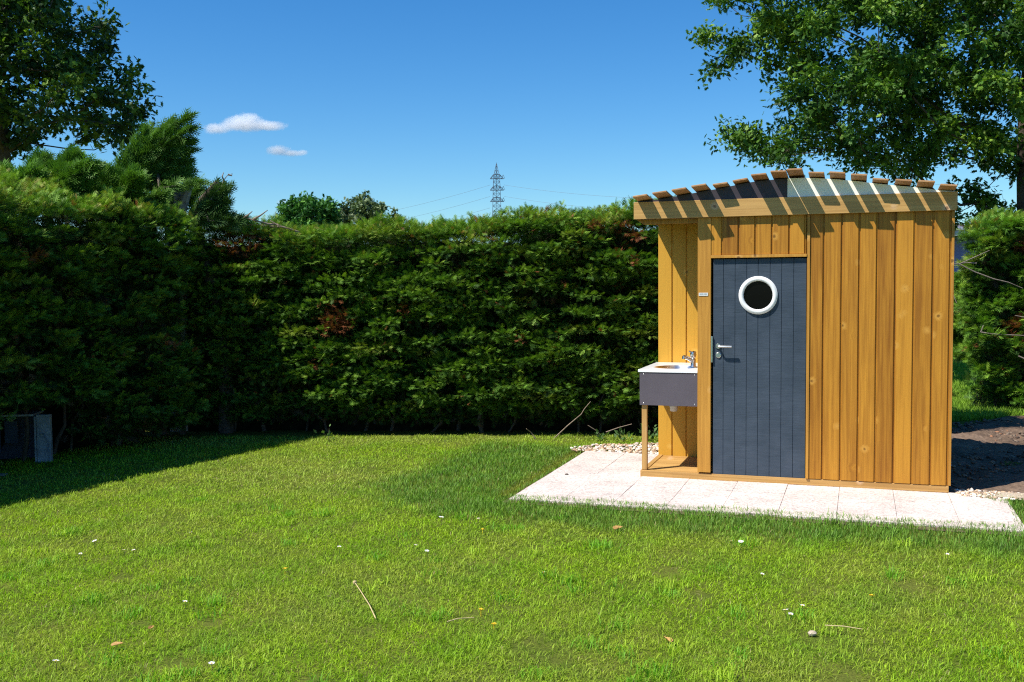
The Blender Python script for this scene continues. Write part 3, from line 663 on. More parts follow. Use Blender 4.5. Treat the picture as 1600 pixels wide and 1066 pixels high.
for i in range(5):
    p = np.array(face_pt(rr.uniform(.2, 1.6), rr.uniform(.3, 2.3), .18)); q = p + rr.randn(3) * np.array([.2, .08, .12]); m_ = (p + q) / 2 + rr.randn(3) * .04
    twigline(mb, [tuple(p), tuple(m_), tuple(q)], .007, .003, 5)
o = mb.build('bare_branch', M_DEADWOOD); setp(o, hr)

# ------------------------------------------------------------------ broadleaf trees
def inpoly_samples(poly, n, r):
    P = np.array(poly); lo, hi = P.min(0), P.max(0); X = r.uniform(lo[0], hi[0], n * 6); Z = r.uniform(lo[1], hi[1], n * 6)
    k = inside(X, Z, P); return X[k], Z[k], P
def oak_template():
    V = []; F = []
    def lobe(x, y, a, L, wd):
        b = len(V); c, s_ = math.cos(a), math.sin(a)
        V.extend([(x - s_ * wd, y + c * wd, 0), (x + s_ * wd, y - c * wd, 0), (x + c * L, y + s_ * L, -.10 * L)]); F.append((b, b + 1, b + 2))
    lobe(0, 0, 0, 1.0, .20)
    for x, L in ((.28, .42), (.55, .34)):
        lobe(x, 0, .85, L, .16); lobe(x, 0, -.85, L, .16)
    return np.array(V), np.array(F)
OKV, OKF = oak_template()
def skeleton(root_pts, targets, r, bias=.62):
    """joins every clump centre to the nearest good point of the growing limb system; returns nodes, parents"""
    nodes = [np.array(p, float) for p in root_pts]; par = [-1] + list(range(len(root_pts) - 1)); plen_ = [0.0]
    for i in range(1, len(nodes)): plen_.append(plen_[-1] + np.linalg.norm(nodes[i] - nodes[i - 1]))
    plen_ = [p * .35 for p in plen_]
    rem = list(range(len(targets))); T = np.array(targets); rootp = nodes[-1]
    order = np.argsort(np.linalg.norm(T - rootp, axis=1)); tips = []
    for i in order:
        N_ = np.array(nodes); d = np.linalg.norm(N_ - T[i], axis=1); cost = d + bias * np.array(plen_)
        cost[:max(0, len(root_pts) - 4)] += 50
        j = int(np.argmin(cost)); p = nodes[j]; L = d[j]; k = max(1, int(L / .45)); prev = j
        side = r.randn(3) * .07 * L
        for q in range(1, k + 1):
            f = q / k; pt = p + (T[i] - p) * f + side * math.sin(math.pi * f) + np.array([0, 0, -.10 * L * math.sin(math.pi * f)])
            nodes.append(pt); par.append(prev); plen_.append(plen_[prev] + L / k); prev = len(nodes) - 1
        tips.append(prev)
    return nodes, par, tips
def limb_mesh(nodes, par, tips, r_tip, r_trunk, expo=2.3):
    n = len(nodes); w_ = np.zeros(n)
    for t in tips: w_[t] += 1
    for i in range(n - 1, 0, -1):
        if par[i] >= 0: w_[par[i]] += w_[i]
    rad = r_tip * np.maximum(w_, .5) ** (1 / expo); rad = np.minimum(rad, r_trunk); rad *= 1.0
    kids = {}
    for i in range(n):
        if par[i] >= 0: kids.setdefault(par[i], []).append(i)
    V = []; F = []
    def ring(p, d, rr_, k):
        u = np.cross(d, [0.3, .9, .31]); u /= np.linalg.norm(u); v = np.cross(d, u); a = np.arange(k) * 2 * np.pi / k
        return p + (np.cos(a)[:, None] * u + np.sin(a)[:, None] * v) * rr_
    for i in range(1, n):
        p, q = nodes[par[i]], nodes[i]; d = q - p; L = np.linalg.norm(d)
        if L < 1e-5: continue
        d = d / L; k = 8 if rad[i] > .03 else 5; r0 = rad[i] * 1.06 if w_[par[i]] > w_[i] * 1.01 else rad[par[i]]; b = len(V)
        V.extend(ring(p - d * rad[i] * .3, d, r0, k)); V.extend(ring(q, d, rad[i], k))
        for j in range(k): F += [(b + j, b + (j + 1) % k, b + k + (j + 1) % k), (b + j, b + k + (j + 1) % k, b + k + j)]
    return np.array(V), np.array(F)
def broadleaf(name, label, base, root_pts, poly, ymid, ydepth, nclump, perclump, crad, lsize, seed, pal, trunk_r, shrink=.30, tip=.006, extra=(), lmat=None, group=None):
    r = np.random.RandomState(seed); t = empty(name, base); tag(t, label, 'tree', group)
    X, Z, P = inpoly_samples(poly, nclump, r); d = rimdist(X, Z, P); k = d > shrink * crad * 1.3; X, Z, d = X[k], Z[k], d[k]
    # best-candidate thinning for an even but ragged spread
    sel = []; pts = []
    dm = np.clip(d / d.max() * 2.2, .12, 1) ** .5
    Y = ymid + r.uniform(-1, 1, len(X)) * ydepth * dm
    cand = np.stack([X * (Y / ymid), Y, (Z - 1.7) * (Y / ymid) + 1.7], -1)     # the crown keeps its silhouette as it gains depth
    for c in cand:
        if len(pts) >= nclump: break
        if pts and np.min(np.linalg.norm(np.array(pts) - c, axis=1)) < crad * .72: continue
        pts.append(c)
    pts += [np.array(e, float) for e in extra]; pts = np.array(pts)
    nodes, par, tips = skeleton(root_pts, pts, r)
    V, F = limb_mesh(nodes, par, tips, tip, trunk_r)
    n = len(pts); m = perclump; kk = np.repeat(np.arange(n), m); N = len(kk)
    cr = crad * r.uniform(.55, 1.15, n); tone = r.rand(n)
    # leaves sit in tufts on twigs inside each clump
    tw = 9; tdir = norm(r.randn(n, tw, 3) * np.array([1, 1, .55]) + np.array([0, 0, .05])); tl = r.uniform(.35, 1.0, (n, tw)) * cr[:, None]
    ti = r.randint(0, tw, N); f = r.rand(N) ** .6
    tipv = tdir[kk, ti] * (tl[kk, ti] * f)[:, None]
    Pn = pts[kk] + tipv + r.randn(N, 3) * (.12 * crad + .02)
    D = norm(tdir[kk, ti] * .8 + r.randn(N, 3) * .75 + np.array([0, 0, -.25])); wv = norm(np.array([0, 0, 1.]) + r.randn(N, 3) * .6)
    c0, c1, c2 = [np.array(q) for q in pal]
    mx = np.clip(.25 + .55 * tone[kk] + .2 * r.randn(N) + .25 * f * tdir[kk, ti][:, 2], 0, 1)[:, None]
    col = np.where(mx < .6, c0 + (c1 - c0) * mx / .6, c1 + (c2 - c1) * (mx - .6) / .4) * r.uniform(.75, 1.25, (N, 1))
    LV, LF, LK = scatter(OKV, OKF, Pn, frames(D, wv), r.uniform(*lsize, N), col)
    # twigs
    TV = []; TF = []; b = len(V)
    p0 = np.repeat(pts, tw, 0); p1 = p0 + (tdir * tl[..., None]).reshape(-1, 3) * .9; dd = norm(p1 - p0); u = norm(np.cross(dd, [.2, .4, .9])) ; v2 = np.cross(dd, u); q = tip * .55
    tri = np.stack([p0 + u * q, p0 - u * q * .5 + v2 * q * .87, p0 - u * q * .5 - v2 * q * .87, p1], 1)
    TF = np.array([(0, 1, 3), (1, 2, 3), (2, 0, 3)])[None] + (np.arange(len(p0)) * 4)[:, None, None] + b
    V = np.concatenate([V, tri.reshape(-1, 3)]); F = np.concatenate([F, TF.reshape(-1, 3)])
    o = npmesh('trunk', V, F, M_BARK, smooth=True); setp(o, t)
    o = npmesh('crown', LV, LF, lmat or M_OAK, col=LK); setp(o, t)
    return t
RT = [(2.66, 5.67), (2.62, 5.25), (2.34, 5.04), (2.49, 4.84), (2.79, 4.75), (2.75, 4.41), (2.97, 4.43), (3.07, 4.65), (3.27, 4.32), (3.56, 4.37), (3.59, 4.15), (3.45, 3.92), (3.1, 3.92), (2.9, 3.69), (2.97, 3.36), (3.36, 3.31), (3.54, 3.17), (4.27, 3.2), (4.75, 3.16), (5.27, 3.09), (5.45, 2.95), (6.1, 2.98), (6.4, 3.09), (6.97, 3.03), (8.71, 3.06), (10.42, 3.73), (11.06, 5.43), (10.31, 7.12), (7.72, 8.22), (4.74, 8.0), (3.05, 6.76)]
KT = 17.2 / 14
RT = [(x * KT, (z - 1.7) * KT + 1.7) for x, z in RT]
def kt(*p): return (p[0] * KT, p[1] * KT, (p[2] - 1.7) * KT + 1.7)
broadleaf('oak_tree', 'big leafy oak reaching over the cabin roof from the right', (8.6, 17.2, 0),
          [(8.6, 17.2, -.1), (8.6, 17.2, 1.2), (8.58, 17.2, 2.4), (8.54, 17.2, 3.6), (8.54, 17.2, 4.9), (8.7, 17.2, 6.1)], RT, 17.2, 2.7, 640, 250, .46, (.070, .118), 61,
          [(.026, .072, .012), (.085, .20, .026), (.24, .38, .040)], .19, extra=[kt(2.95, 14, 3.72), kt(2.62, 14, 5.0), kt(3.4, 14, 3.5), kt(2.8, 14, 4.6), kt(6.28, 13.8, 2.75), kt(6.45, 13.9, 2.68), kt(6.1, 13.8, 2.9), kt(6.9, 14.2, 2.6), kt(5.9, 13.9, 2.55)])
LT = [(-8.3, 7.35), (-8.41, 6.96), (-7.94, 7.13), (-7.5, 6.92), (-7.46, 6.49), (-7.7, 6.11), (-7.33, 5.98), (-7.04, 6.15), (-6.97, 5.76), (-6.8, 5.42), (-6.94, 4.95), (-7.19, 4.83), (-7.18, 4.46), (-7.47, 4.17), (-7.9, 4.18), (-8.27, 4.33), (-8.7, 4.61), (-9.14, 4.37), (-9.64, 4.25), (-10.63, 4.2), (-13.58, 4.84), (-14.45, 7.28), (-13.34, 9.91), (-9.66, 10.59), (-8.63, 8.43)]
broadleaf('oak_tree', 'dark oak standing behind the left hedge', (-9.9, 20, 0),
          [(-9.9, 20, -.1), (-9.95, 20, 1.6), (-9.9, 20, 3.0), (-9.8, 20, 4.3), (-9.9, 20, 5.6), (-10.1, 20, 6.8)], LT, 20.0, 2.6, 290, 150, .55, (.10, .165), 62,
          [(.018, .048, .014), (.060, .135, .024), (.24, .37, .040)], .26, tip=.010)
def blobpoly(cx_, cz, rx, rz, seed, n=26):
    r = np.random.RandomState(seed); return [(cx_ + rx * math.cos(a) * (1 + .16 * r.randn()), cz + rz * math.sin(a) * (1 + .14 * r.randn())) for a in np.linspace(0, 2 * math.pi, n, endpoint=False)]
T1P = [(-9.6, 3.0), (-9.55, 4.55), (-9.75, 5.02), (-9.2, 5.05), (-8.85, 5.25), (-8.7, 5.65), (-8.35, 5.35), (-8.0, 5.35), (-7.75, 5.2), (-7.2, 5.2), (-7.05, 4.8), (-7.2, 3.0)]
broadleaf('young_tree', 'small bright green tree rising behind the back hedge', (-8.4, 42, 0), [(-8.4, 42, -.1), (-8.4, 42, 1.5), (-8.4, 42, 2.8), (-8.45, 42, 3.9)], T1P, 42, 1.0, 80, 130, .42, (.14, .22), 63,
          [(.03, .10, .028), (.06, .19, .034), (.13, .29, .045)], .12, tip=.012, lmat=M_FAR)
T2P = [(-9.4, 3.4), (-9.2, 5.1), (-8.6, 5.7), (-7.9, 5.75), (-7.3, 6.15), (-6.8, 5.95), (-6.2, 5.85), (-5.6, 5.4), (-5.2, 5.0), (-5.1, 3.4)]
broadleaf('young_tree', 'thin pale grey-green tree right of the small bright one', (-7.3, 50, 0), [(-7.3, 50, -.1), (-7.3, 50, 1.5), (-7.3, 50, 3.0), (-7.3, 50, 4.0)], T2P, 50, 1.0, 60, 190, .50, (.14, .24), 64,
          [(.09, .14, .06), (.15, .21, .10), (.24, .30, .15)], .12, tip=.014, lmat=M_FAR)

# ------------------------------------------------------------------ shaggy cypress over the left hedge
def plume(parts, p0, p1, rad0, n, r, size, cols, drop=.1):
    p0 = np.array(p0, float); p1 = np.array(p1, float); ax = p1 - p0; L = np.linalg.norm(ax); ax /= L
    f = r.rand(n) ** .8; rr_ = rad0 * (1 - f * .82)
    off = norm(r.randn(n, 3)) * (rr_ * r.rand(n) ** .5)[:, None]
    P = p0 + ax * (f * L)[:, None] + off
    D = norm(ax * 1.2 + off / (rr_[:, None] + .02) * .75 + r.randn(n, 3) * .35 + np.array([0, 0, -drop]))
    mv = np.clip(.45 + .5 * off[:, 2:3] / (rad0) + .3 * f[:, None] + .15 * r.randn(n, 1), 0, 1)
    col = cols[0] * (1 - mv) + cols[1] * mv; col = col * r.uniform(.75, 1.25, (n, 1))
    parts.append(sprays(P, D, r.uniform(*size, n), col, r, .3))
def cypress(label, base, trunk_pts, plumes, seed, dark=(.035, .10, .022), lite=(.13, .26, .035)):
    r = np.random.RandomState(seed); t = empty('cypress_tree', base); tag(t, label, 'tree'); parts = []; mb = MB(seed)
    mb.tube(trunk_pts, np.linspace(.09, .03, len(trunk_pts)), 8)
    tp = [np.array(q) for q in trunk_pts]
    for p0, p1, rad, n in plumes:
        plume(parts, p0, p1, rad, int(n * 3.4), r, (.08, .19), (np.array(dark), np.array(lite)))
        near = min(tp, key=lambda q: np.linalg.norm(q - np.array(p0))); mb.tube([tuple(near), p0, tuple(np.array(p0) + (np.array(p1) - np.array(p0)) * .7)], [.022, .016, .005], 6)
    V, F, K = merge(parts); o = npmesh('foliage', V, F, M_CON, col=K); setp(o, t)
    o = mb.build('trunk', M_BARK); setp(o, t)
def pz(px, py, Y): return ((px - 800) / 1600 * Y, Y, 1.7 + (450 - .00828 * px - py) / 1600 * Y)
Yc = 11.7
cypress('shaggy wind-blown cypress sticking up above the hedge corner', (-4.1, 11.8, 0),
        [(-4.1, 11.8, -.05), (-4.1, 11.8, 1.2), (-4.1, 11.75, 2.4), (-4.0, 11.7, 3.0)],
        [(pz(205, 290, Yc), pz(250, 222, Yc), .20, 190), (pz(190, 300, Yc), pz(240, 262, Yc), .20, 170), (pz(200, 268, Yc), pz(236, 212, Yc), .15, 90),
         (pz(228, 235, Yc), pz(300, 186, Yc - .2), .07, 55), (pz(225, 245, Yc), pz(303, 205, Yc - .2), .08, 60), (pz(225, 252, Yc), pz(300, 222, Yc - .1), .09, 70), (pz(225, 262, Yc), pz(302, 236, Yc - .1), .08, 60),
         (pz(225, 275, Yc), pz(296, 252, Yc), .08, 60), (pz(220, 285, Yc), pz(300, 266, Yc), .08, 60), (pz(215, 296, Yc), pz(296, 280, Yc), .07, 45), (pz(235, 225, Yc), pz(272, 196, Yc), .06, 35),
         (pz(150, 316, Yc), pz(225, 284, Yc - .2), .18, 150), (pz(120, 316, Yc), pz(185, 276, Yc - .3), .18, 140), (pz(165, 305, Yc), pz(215, 248, Yc), .17, 140), (pz(245, 335, 12.3), pz(312, 300, 12.25), .13, 110), (pz(205, 330, Yc - .4), pz(258, 306, Yc - .5), .11, 90), (pz(295, 340, 12.2), pz(330, 318, 12.1), .10, 60), (pz(255, 295, Yc - .2), pz(318, 284, Yc - .3), .045, 26)], 71)
Yl = 10.9
cypress('rounded mid-green cypress crown above the left hedge', (-5.1, 11.2, 0),
        [(-5.1, 11.2, -.05), (-5.1, 11.2, 1.2), (-5.0, 11.1, 2.2), (-4.9, 11.0, 2.7)],
        [(pz(60, 340, Yl), pz(75, 256, Yl), .34, 330), (pz(100, 340, Yl), pz(122, 252, Yl), .36, 330), (pz(150, 340, Yl), pz(172, 280, Yl), .30, 260), (pz(20, 340, Yl), pz(10, 276, Yl), .34, 300), (pz(-40, 340, Yl), pz(-50, 272, Yl), .35, 260), (pz(190, 330, Yl + .2), pz(215, 280, Yl), .24, 180),
         (pz(85, 300, Yl - .3), pz(150, 262, Yl - .4), .22, 160), (pz(20, 320, Yl - .4), pz(60, 275, Yl - .5), .24, 160)], 72, dark=(.035, .105, .016), lite=(.13, .27, .03))
cypress('dark leaning cypress sprig at the hedge corner with a bare tip', (-3.35, 11.9, 0),
        [(-3.35, 11.9, -.05), (-3.35, 11.9, 1.2), pz(308, 345, 11.7), pz(322, 312, 11.6), pz(345, 285, 11.5)],
        [(pz(318, 330, 11.6), pz(356, 298, 11.5), .10, 55), (pz(312, 335, 11.6), pz(354, 316, 11.5), .09, 50), (pz(308, 345, 11.6), pz(352, 332, 11.5), .09, 50), (pz(325, 318, 11.6), pz(345, 295, 11.6), .07, 30), (pz(330, 345, 11.5), pz(372, 342, 11.5), .08, 40)], 73, dark=(.03, .085, .028), lite=(.10, .20, .045))
# dead trunk and grey upright board at the corner
st = empty('tree_stump', (-3.72, 12.15, 0)); tag(st, 'pale broken grey tree stump poking out of the hedge corner', 'stump')
mb = MB(75); mb.tube([(-3.95, 12.1, -.05), (-3.95, 12.1, 1.2), (-3.94, 12.06, 2.3), (-3.94, 12.02, 2.82), (-3.94, 12.01, 2.90)], [.12, .12, .115, .105, .07], 9)
mb.tube([(-3.92, 12.05, 2.35), (-3.82, 11.98, 2.66), (-3.72, 11.94, 2.90)], [.07, .065, .05], 8); mb.tube([(-3.82, 12.05, 2.40), (-4.05, 11.95, 2.62), (-4.15, 11.9, 2.72)], [.035, .028, .015], 7)
setp(mb.build('trunk', M_STUMP), st)
mb = MB(76); mb.box(-.028, .028, -.02, .02, 0, 2.98); pb = mb.build('wooden_stake', M_BARK); pb.location = (-3.82, 11.80, -.02); pb.rotation_euler = (0, R(-1.5), 0)
tag(pb, 'narrow dark stake standing in front of the broken stump', 'stake')
# bare branches lying over the back hedge, and the forked dead tip
def bare(label, segs, r0=.010, r1=.003, seed=1):
    mb = MB(seed); r = np.random.RandomState(seed)
    for s_ in segs:
        pts = [np.array(p) for p in s_]; out_ = [tuple(pts[0])]
        for p, q in zip(pts[:-1], pts[1:]): out_ += [tuple((p + q) / 2 + r.randn(3) * .012), tuple(q)]
        k = len(out_); mb.tube(out_, [r0 + (r1 - r0) * i / (k - 1) for i in range(k)], 6)
    o = mb.build('bare_branch', M_TWIG); tag(o, label, 'branch'); return o
bare('forked dead twig rising highest beside the dark cypress sprig', [[pz(335, 312, 11.5), pz(352, 292, 11.5), pz(362, 273, 11.5)], [pz(356, 284, 11.5), pz(355, 270, 11.5)], [pz(362, 273, 11.5), pz(368, 271, 11.5)]], .012, .004, 81)
bare('tangle of bare brown branches lying on the back hedge top', [[pz(450, 356, 11.6), pz(420, 349, 11.5), pz(380, 338, 11.5), pz(368, 333, 11.5)], [pz(440, 354, 11.6), pz(400, 350, 11.6), pz(352, 353, 11.6)], [pz(385, 350, 11.5), pz(377, 342, 11.5), pz(369, 335, 11.5)], [pz(383, 340, 11.5), pz(398, 330, 11.4)], [pz(400, 342, 11.5), pz(422, 328, 11.4)], [pz(470, 362, 11.6), pz(440, 353, 11.5), pz(425, 344, 11.5)]], .013, .004, 82)
bare('short pale dead stick leaning left at the hedge foot above the pebble strip', [[(1.0, 11.15, .0), (.82, 11.1, .16)]], .008, .004, 83)
bare('longest dead stick slanting up right at the foot of the back hedge', [[(.45, 11.2, .0), (.75, 11.12, .28), (.85, 11.1, .42)]], .008, .004, 84)
bare('small dead stick at the hedge foot left of the long slanting one', [[(.25, 11.2, .0), (.15, 11.15, .12)]], .007, .004, 85)
bare('dead stick lying almost level low in the back hedge near the washbasin', [[(1.02, 11.12, .08), (1.3, 11.1, .17)]], .008, .004, 86)

# ------------------------------------------------------------------ weeds by the gravel
def weed(label, x, y, seed, n=26, h=.16):
    r = np.random.RandomState(seed); az = r.uniform(0, 6.28, n); el = r.uniform(.3, 1.3, n)
    D = np.stack([np.cos(az) * np.cos(el), np.sin(az) * np.cos(el), np.sin(el)], -1)
    P = np.array([x, y, 0.0]) + D * (r.uniform(.2, 1, n) * h)[:, None]
    lv = np.array([(0, 0, 0), (.5, .28, .04), (1, 0, -.08), (.5, -.28, .04)]); lf = np.array([(0, 1, 2), (0, 2, 3)])
    V, F, K = scatter(lv, lf, P, frames(norm(D + r.randn(n, 3) * .4), norm(np.array([0, 0, 1.]) + r.randn(n, 3) * .4)), r.uniform(.04, .075, n), np.array([.09, .17, .05]) * r.uniform(.7, 1.4, (n, 1)))
    t = empty('weed_plant', (x, y, 0)); tag(t, label, 'plant', 'leafy weeds along the foot of the back hedge')
    setp(npmesh('leaves', V, F, M_GROUND_LEAF, col=K), t)
    mb = MB(seed)
    for i in range(6): mb.tube([(x, y, -.01), tuple(np.array([x, y, 0]) + D[i] * h * .9)], [.003, .0015], 4)
    setp(mb.build('stem', M_BARK), t)
weed('leafy weed seen through the gap left of the washbasin leg', 1.46, 10.95, 91, 34, .17)
weed('leafy weed between the washbasin leg and the rear siding', 1.66, 10.95, 92, 44, .22)
weed('low leafy weed above the left end of the pebble strip', .95, 11.0, 93, 20, .10)
weed('broad-leaved weed left of the washbasin leg above the pebbles', 1.2, 10.98, 94, 24, .13)
weed('lone pale weed at the dark foot of the hedge near the lawn shadow', -2.05, 11.25, 95, 14, .15)

# ------------------------------------------------------------------ the cabin
cabin = empty('garden_cabin', (AX, AY, 0), YAW)
tag(cabin, 'small honey-coloured timber cabin with a blue-grey door and slatted roof', 'cabin')
W_ = 2.485; DPT = 1.50; ZT = 2.25; ND_ = .83
# base
mb = MB(1); mb.box(0, 2.478, -.015, .045, .022, .077); mb.box(2.433, 2.478, .047, DPT, .022, .077); mb.box(0, 2.43, DPT - .045, DPT, .022, .077)
mb.build('base_beam', M_RAW, cabin, bevel=.003)
mb = MB(2); mb.box(0, .045, .047, ND_ + .10, .022, .079); mb.build('edge_beam', M_RAWV, cabin, bevel=.003)
mb = MB(4)
for i in range(7):
    y0 = .047 + i * .114; mb.box(.048, .62, y0, min(y0 + .110, ND_ - .002), .055, .074)
mb.build('deck', M_RAW, cabin, bevel=.002)
# siding boards: a flat face, then a lower rebate that reads as a dark line
def board(mb, x0, x1, yf, z0, z1, depth=.018, gap=.017, c=None):
    mb.prism([(x0, yf), (x1 - gap, yf), (x1 - gap + .003, yf + .012), (x1, yf + .012), (x1, yf + depth), (x0, yf + depth)], 'z', z0, z1, c)
mb = MB(6)
xs = [1.409, 1.522, 1.662, 1.797, 1.931, 2.069, 2.208, 2.346, 2.471]
for k, (a, b_) in enumerate(zip(xs[:-1], xs[1:])): board(mb, a, b_, -.020, .0795, ZT, c=((.30, .55, .45, .65, .10, .88, .32, .58)[k], .13 + k * .117, 0))
xs = [.608, .705, .842, .978, 1.112, 1.25, 1.377]
for a, b_ in zip(xs[:-1], xs[1:]): board(mb, a, b_, -.020, 1.9325, ZT)
mb.build('front_siding', M_SIDE, cabin, bevel=.0015)
mb = MB(7)
for a, b_ in ((0.0, .141), (.141, .275), (.275, .41), (.41, .5)): board(mb, a, b_, ND_, .055, ZT, c=(1.25, a * 3, 0))
mb.build('rear_siding', M_NICHE, cabin, bevel=.0015)
mb = MB(8)                                                     # right, back and inner-left walls
n_ = 11
for i in range(n_):
    y0 = .012 + (DPT - .02) / n_ * i; y1 = y0 + (DPT - .02) / n_ - .001
    mb.prism([(2.472, y0), (2.490, y0), (2.490, y1 - .014), (2.481, y1 - .011), (2.481, y1), (2.472, y1)], 'z', .0785, ZT)
mb.build('side_siding', M_SIDE, cabin)
mb = MB(9)
for i in range(6):
    y0 = .048 + (ND_ - .05) / 6 * i; y1 = y0 + (ND_ - .05) / 6 - .001; mb.box(.5, .518, y0, y1, .0745, ZT)
mb.build('niche_siding', M_SIDE, cabin)
mb = MB(10)
for i in range(18):
    x0 = .001 + W_ / 18 * i; mb.box(x0, x0 + W_ / 18 - .003, DPT + .001, DPT + .018, .05, ZT)
mb.build('back_siding', M_SIDE, cabin)
mb = MB(11); mb.box(0.0, .018, ND_ + .019, DPT, .0795, ZT); mb.build('end_siding', M_SIDE, cabin)
# corner post, jamb, lintel, corner strip
mb = MB(12); mb.box(.496, .6065, -.026, .046, .088, ZT - .002, c=(.75, .3, 0)); mb.build('corner_post', M_TRIM, cabin, bevel=.003)
mb = MB(13); mb.box(1.3845, 1.4075, -.030, -.002, .0795, ZT - .003, c=(.7, .6, 0)); mb.build('door_jamb', M_TRIM, cabin, bevel=.002)
mb = MB(14); mb.box(.6085, 1.3835, -.036, -.002, 1.9065, 1.9305, c=(.9, .1, 0)); mb.build('lintel', M_TRIM, cabin, bevel=.002)
mb = MB(15); mb.box(2.4715, 2.4915, -.024, .011, .0795, ZT - .003, c=(.35, .8, 0)); mb.build('corner_strip', M_TRIM, cabin, bevel=.002)
mb = MB(16); mb.prism([(-.035, 2.2475), (.02, 2.208), (.495, 2.208), (.495, 2.2475)], 'y', .03, .075, c=(.45, .2, 0)); mb.build('niche_beam', M_TRIM, cabin)
# floor and lining so that nothing shines through
mb = MB(17); mb.box(.52, 2.47, .05, DPT - .05, .05, .07); mb.box(.56, 2.45, .035, .045, 1.91, 2.24); mb.box(.019, .5, ND_ + .02, ND_ + .03, .06, 2.2); mb.build('lining', M_CORE, cabin)
# door
dx0, dx1, dz0, dz1 = .6235, 1.3815, .0775, 1.8975
gx = [dx0, .710, .806, .901, .994, 1.091, 1.184, 1.280, dx1]
mb = MB(18)
for a, b_ in zip(gx[:-1], gx[1:]):
    mb.prism([(a + .0005, -.004), (a + .003, -.008), (b_ - .003, -.008), (b_ - .0005, -.004), (b_ - .0005, .03), (a + .0005, .03)], 'z', dz0, dz1)
mb.box(dx0 + .01, dx1 - .01, .028, .034, dz0 + .01, dz1 - .01)
door = mb.build('door', M_DOOR, cabin)
cx_, cz_ = .9945, 1.594
win = MB(); win.lathe([(.118, -.004), (.118, .012), (.124, .021), (.135, .025), (.148, .021), (.1585, .010), (.1585, -.004)], (cx_, -.0095, cz_), 'y', 64, closed=False); wo = win.build('round_window', M_WHITE, door)
gl = MB(); gl.lathe([(.0001, .0), (.119, .0)], (cx_, -.0125, cz_), 'y', 48); go = gl.build('pane', M_GLASS, wo)
hd = MB(); hd.lathe([(.0001, .009), (.021, .009), (.0235, .006), (.0235, 0)], (.668, -.009, 1.166), 'y', 28)
hd.tube([(.668, -.012, 1.166), (.668, -.058, 1.166), (.674, -.066, 1.166), (.690, -.068, 1.166), (.786, -.068, 1.166)], [.0085, .0085, .009, .009, .009], 12)
hd.build('handle', M_STEEL, door)
lk = MB(); lk.lathe([(.0001, .009), (.020, .009), (.0235, .006), (.0235, 0)], (.668, -.009, 1.090), 'y', 28); lko = lk.build('lock', M_STEEL, door)
kh = MB(); kh.lathe([(.0001, .0), (.0045, .0)], (.668, -.0186, 1.094), 'y', 14); kh.box(.666, .670, -.0187, -.0182, 1.080, 1.092); kh.build('keyhole', M_INK, lko)
mb = MB(); mb.box(.6078, .6225, -.0285, -.010, 1.030, 1.250); mb.build('latch_plate', M_STEEL, cabin, bevel=.001)
mb = MB(); mb.box(.506, .584, -.030, -.0262, 1.590, 1.617); sp = mb.build('sign_plate', M_PLATE, cabin, bevel=.001)
mb = MB()
for i, wd in enumerate((.010, .012, .006, .012, .009)): mb.box(.514 + i * .0125, .514 + i * .0125 + wd, -.0312, -.0302, 1.6045, 1.6095)
mb.build('print', M_INK, sp)
# roof: low arched front, two facing sheets, slats running front to back
SX = [.055, .223, .383, .546, .708, .867, 1.024, 1.180, 1.304, 1.466, 1.626, 1.788, 1.949, 2.117, 2.279, 2.438]
ZP = [2.404, 2.424, 2.446, 2.470, 2.492, 2.522, 2.541, 2.548, 2.554, 2.544, 2.528, 2.505, 2.478, 2.455, 2.432, 2.402]
SX = [x - .01 for x in SX]
def zroof(x): return float(np.interp(x, SX, ZP)) - .006
roof = MB(20)
XX = [-.03] + list(np.linspace(.05, 2.42, 20)) + [2.49]
prof = [(-.03, 2.30)] + [(2.49, 2.30)] + [(x, zroof(x)) for x in XX[::-1]]
rf = MB(20)
n = len(XX)
vs = []
for y, dz in ((-.028, 0), (DPT + .03, -.135)):
    vs += [(x, y, 2.262) for x in XX] + [(x, y, zroof(x) + dz) for x in XX]
fs = []
for i in range(n - 1):
    fs.append((n + i, n + i + 1, 3 * n + i + 1, 3 * n + i)); fs.append((i, 2 * n + i, 2 * n + i + 1, i + 1)); fs.append((2 * n + i, 3 * n + i, 3 * n + i + 1, 2 * n + i + 1)); fs.append((i, i + 1, n + i + 1, n + i))
fs += [(0, n, 3 * n, 2 * n), (n - 1, 3 * n - 1, 4 * n - 1, 2 * n - 1)]
rf.add(vs, fs); roofo = rf.build('roof', M_ROOFDARK, cabin)
def facing(name, x0, x1, mat):
    xs_ = [x0] + [x for x in np.linspace(x0, x1, 12)[1:-1]] + [x1]; m = MB(); k = len(xs_)
    v = []
    for y in (-.034, -.0285): v += [(x, y, 2.30) for x in xs_] + [(x, y, zroof(x) + .002) for x in xs_]
    f = []
    for i in range(k - 1): f += [(i, i + 1, k + i + 1, k + i), (2 * k + i, 3 * k + i, 3 * k + i + 1, 2 * k + i + 1), (k + i, k + i + 1, 3 * k + i + 1, 3 * k + i), (i, 2 * k + i, 2 * k + i + 1, i + 1)]
    f += [(0, k, 3 * k, 2 * k), (k - 1, 3 * k - 1, 4 * k - 1, 2 * k - 1)]
    m.add(v, f); return m.build(name, mat, roofo)
facing('dark_facing', -.028, 1.226, M_ROOFDARK); facing('white_facing', 1.2265, 2.488, M_ROOFWHITE)
mb = MB(21); mb.prism([(-.045, 2.249), (2.485, 2.249), (2.507, 2.268), (2.507, 2.393), (-.045, 2.393)], 'y', -.056, -.0348, c=(.75, .45, 0)); mb.build('fascia', M_RAW, cabin, bevel=.002)
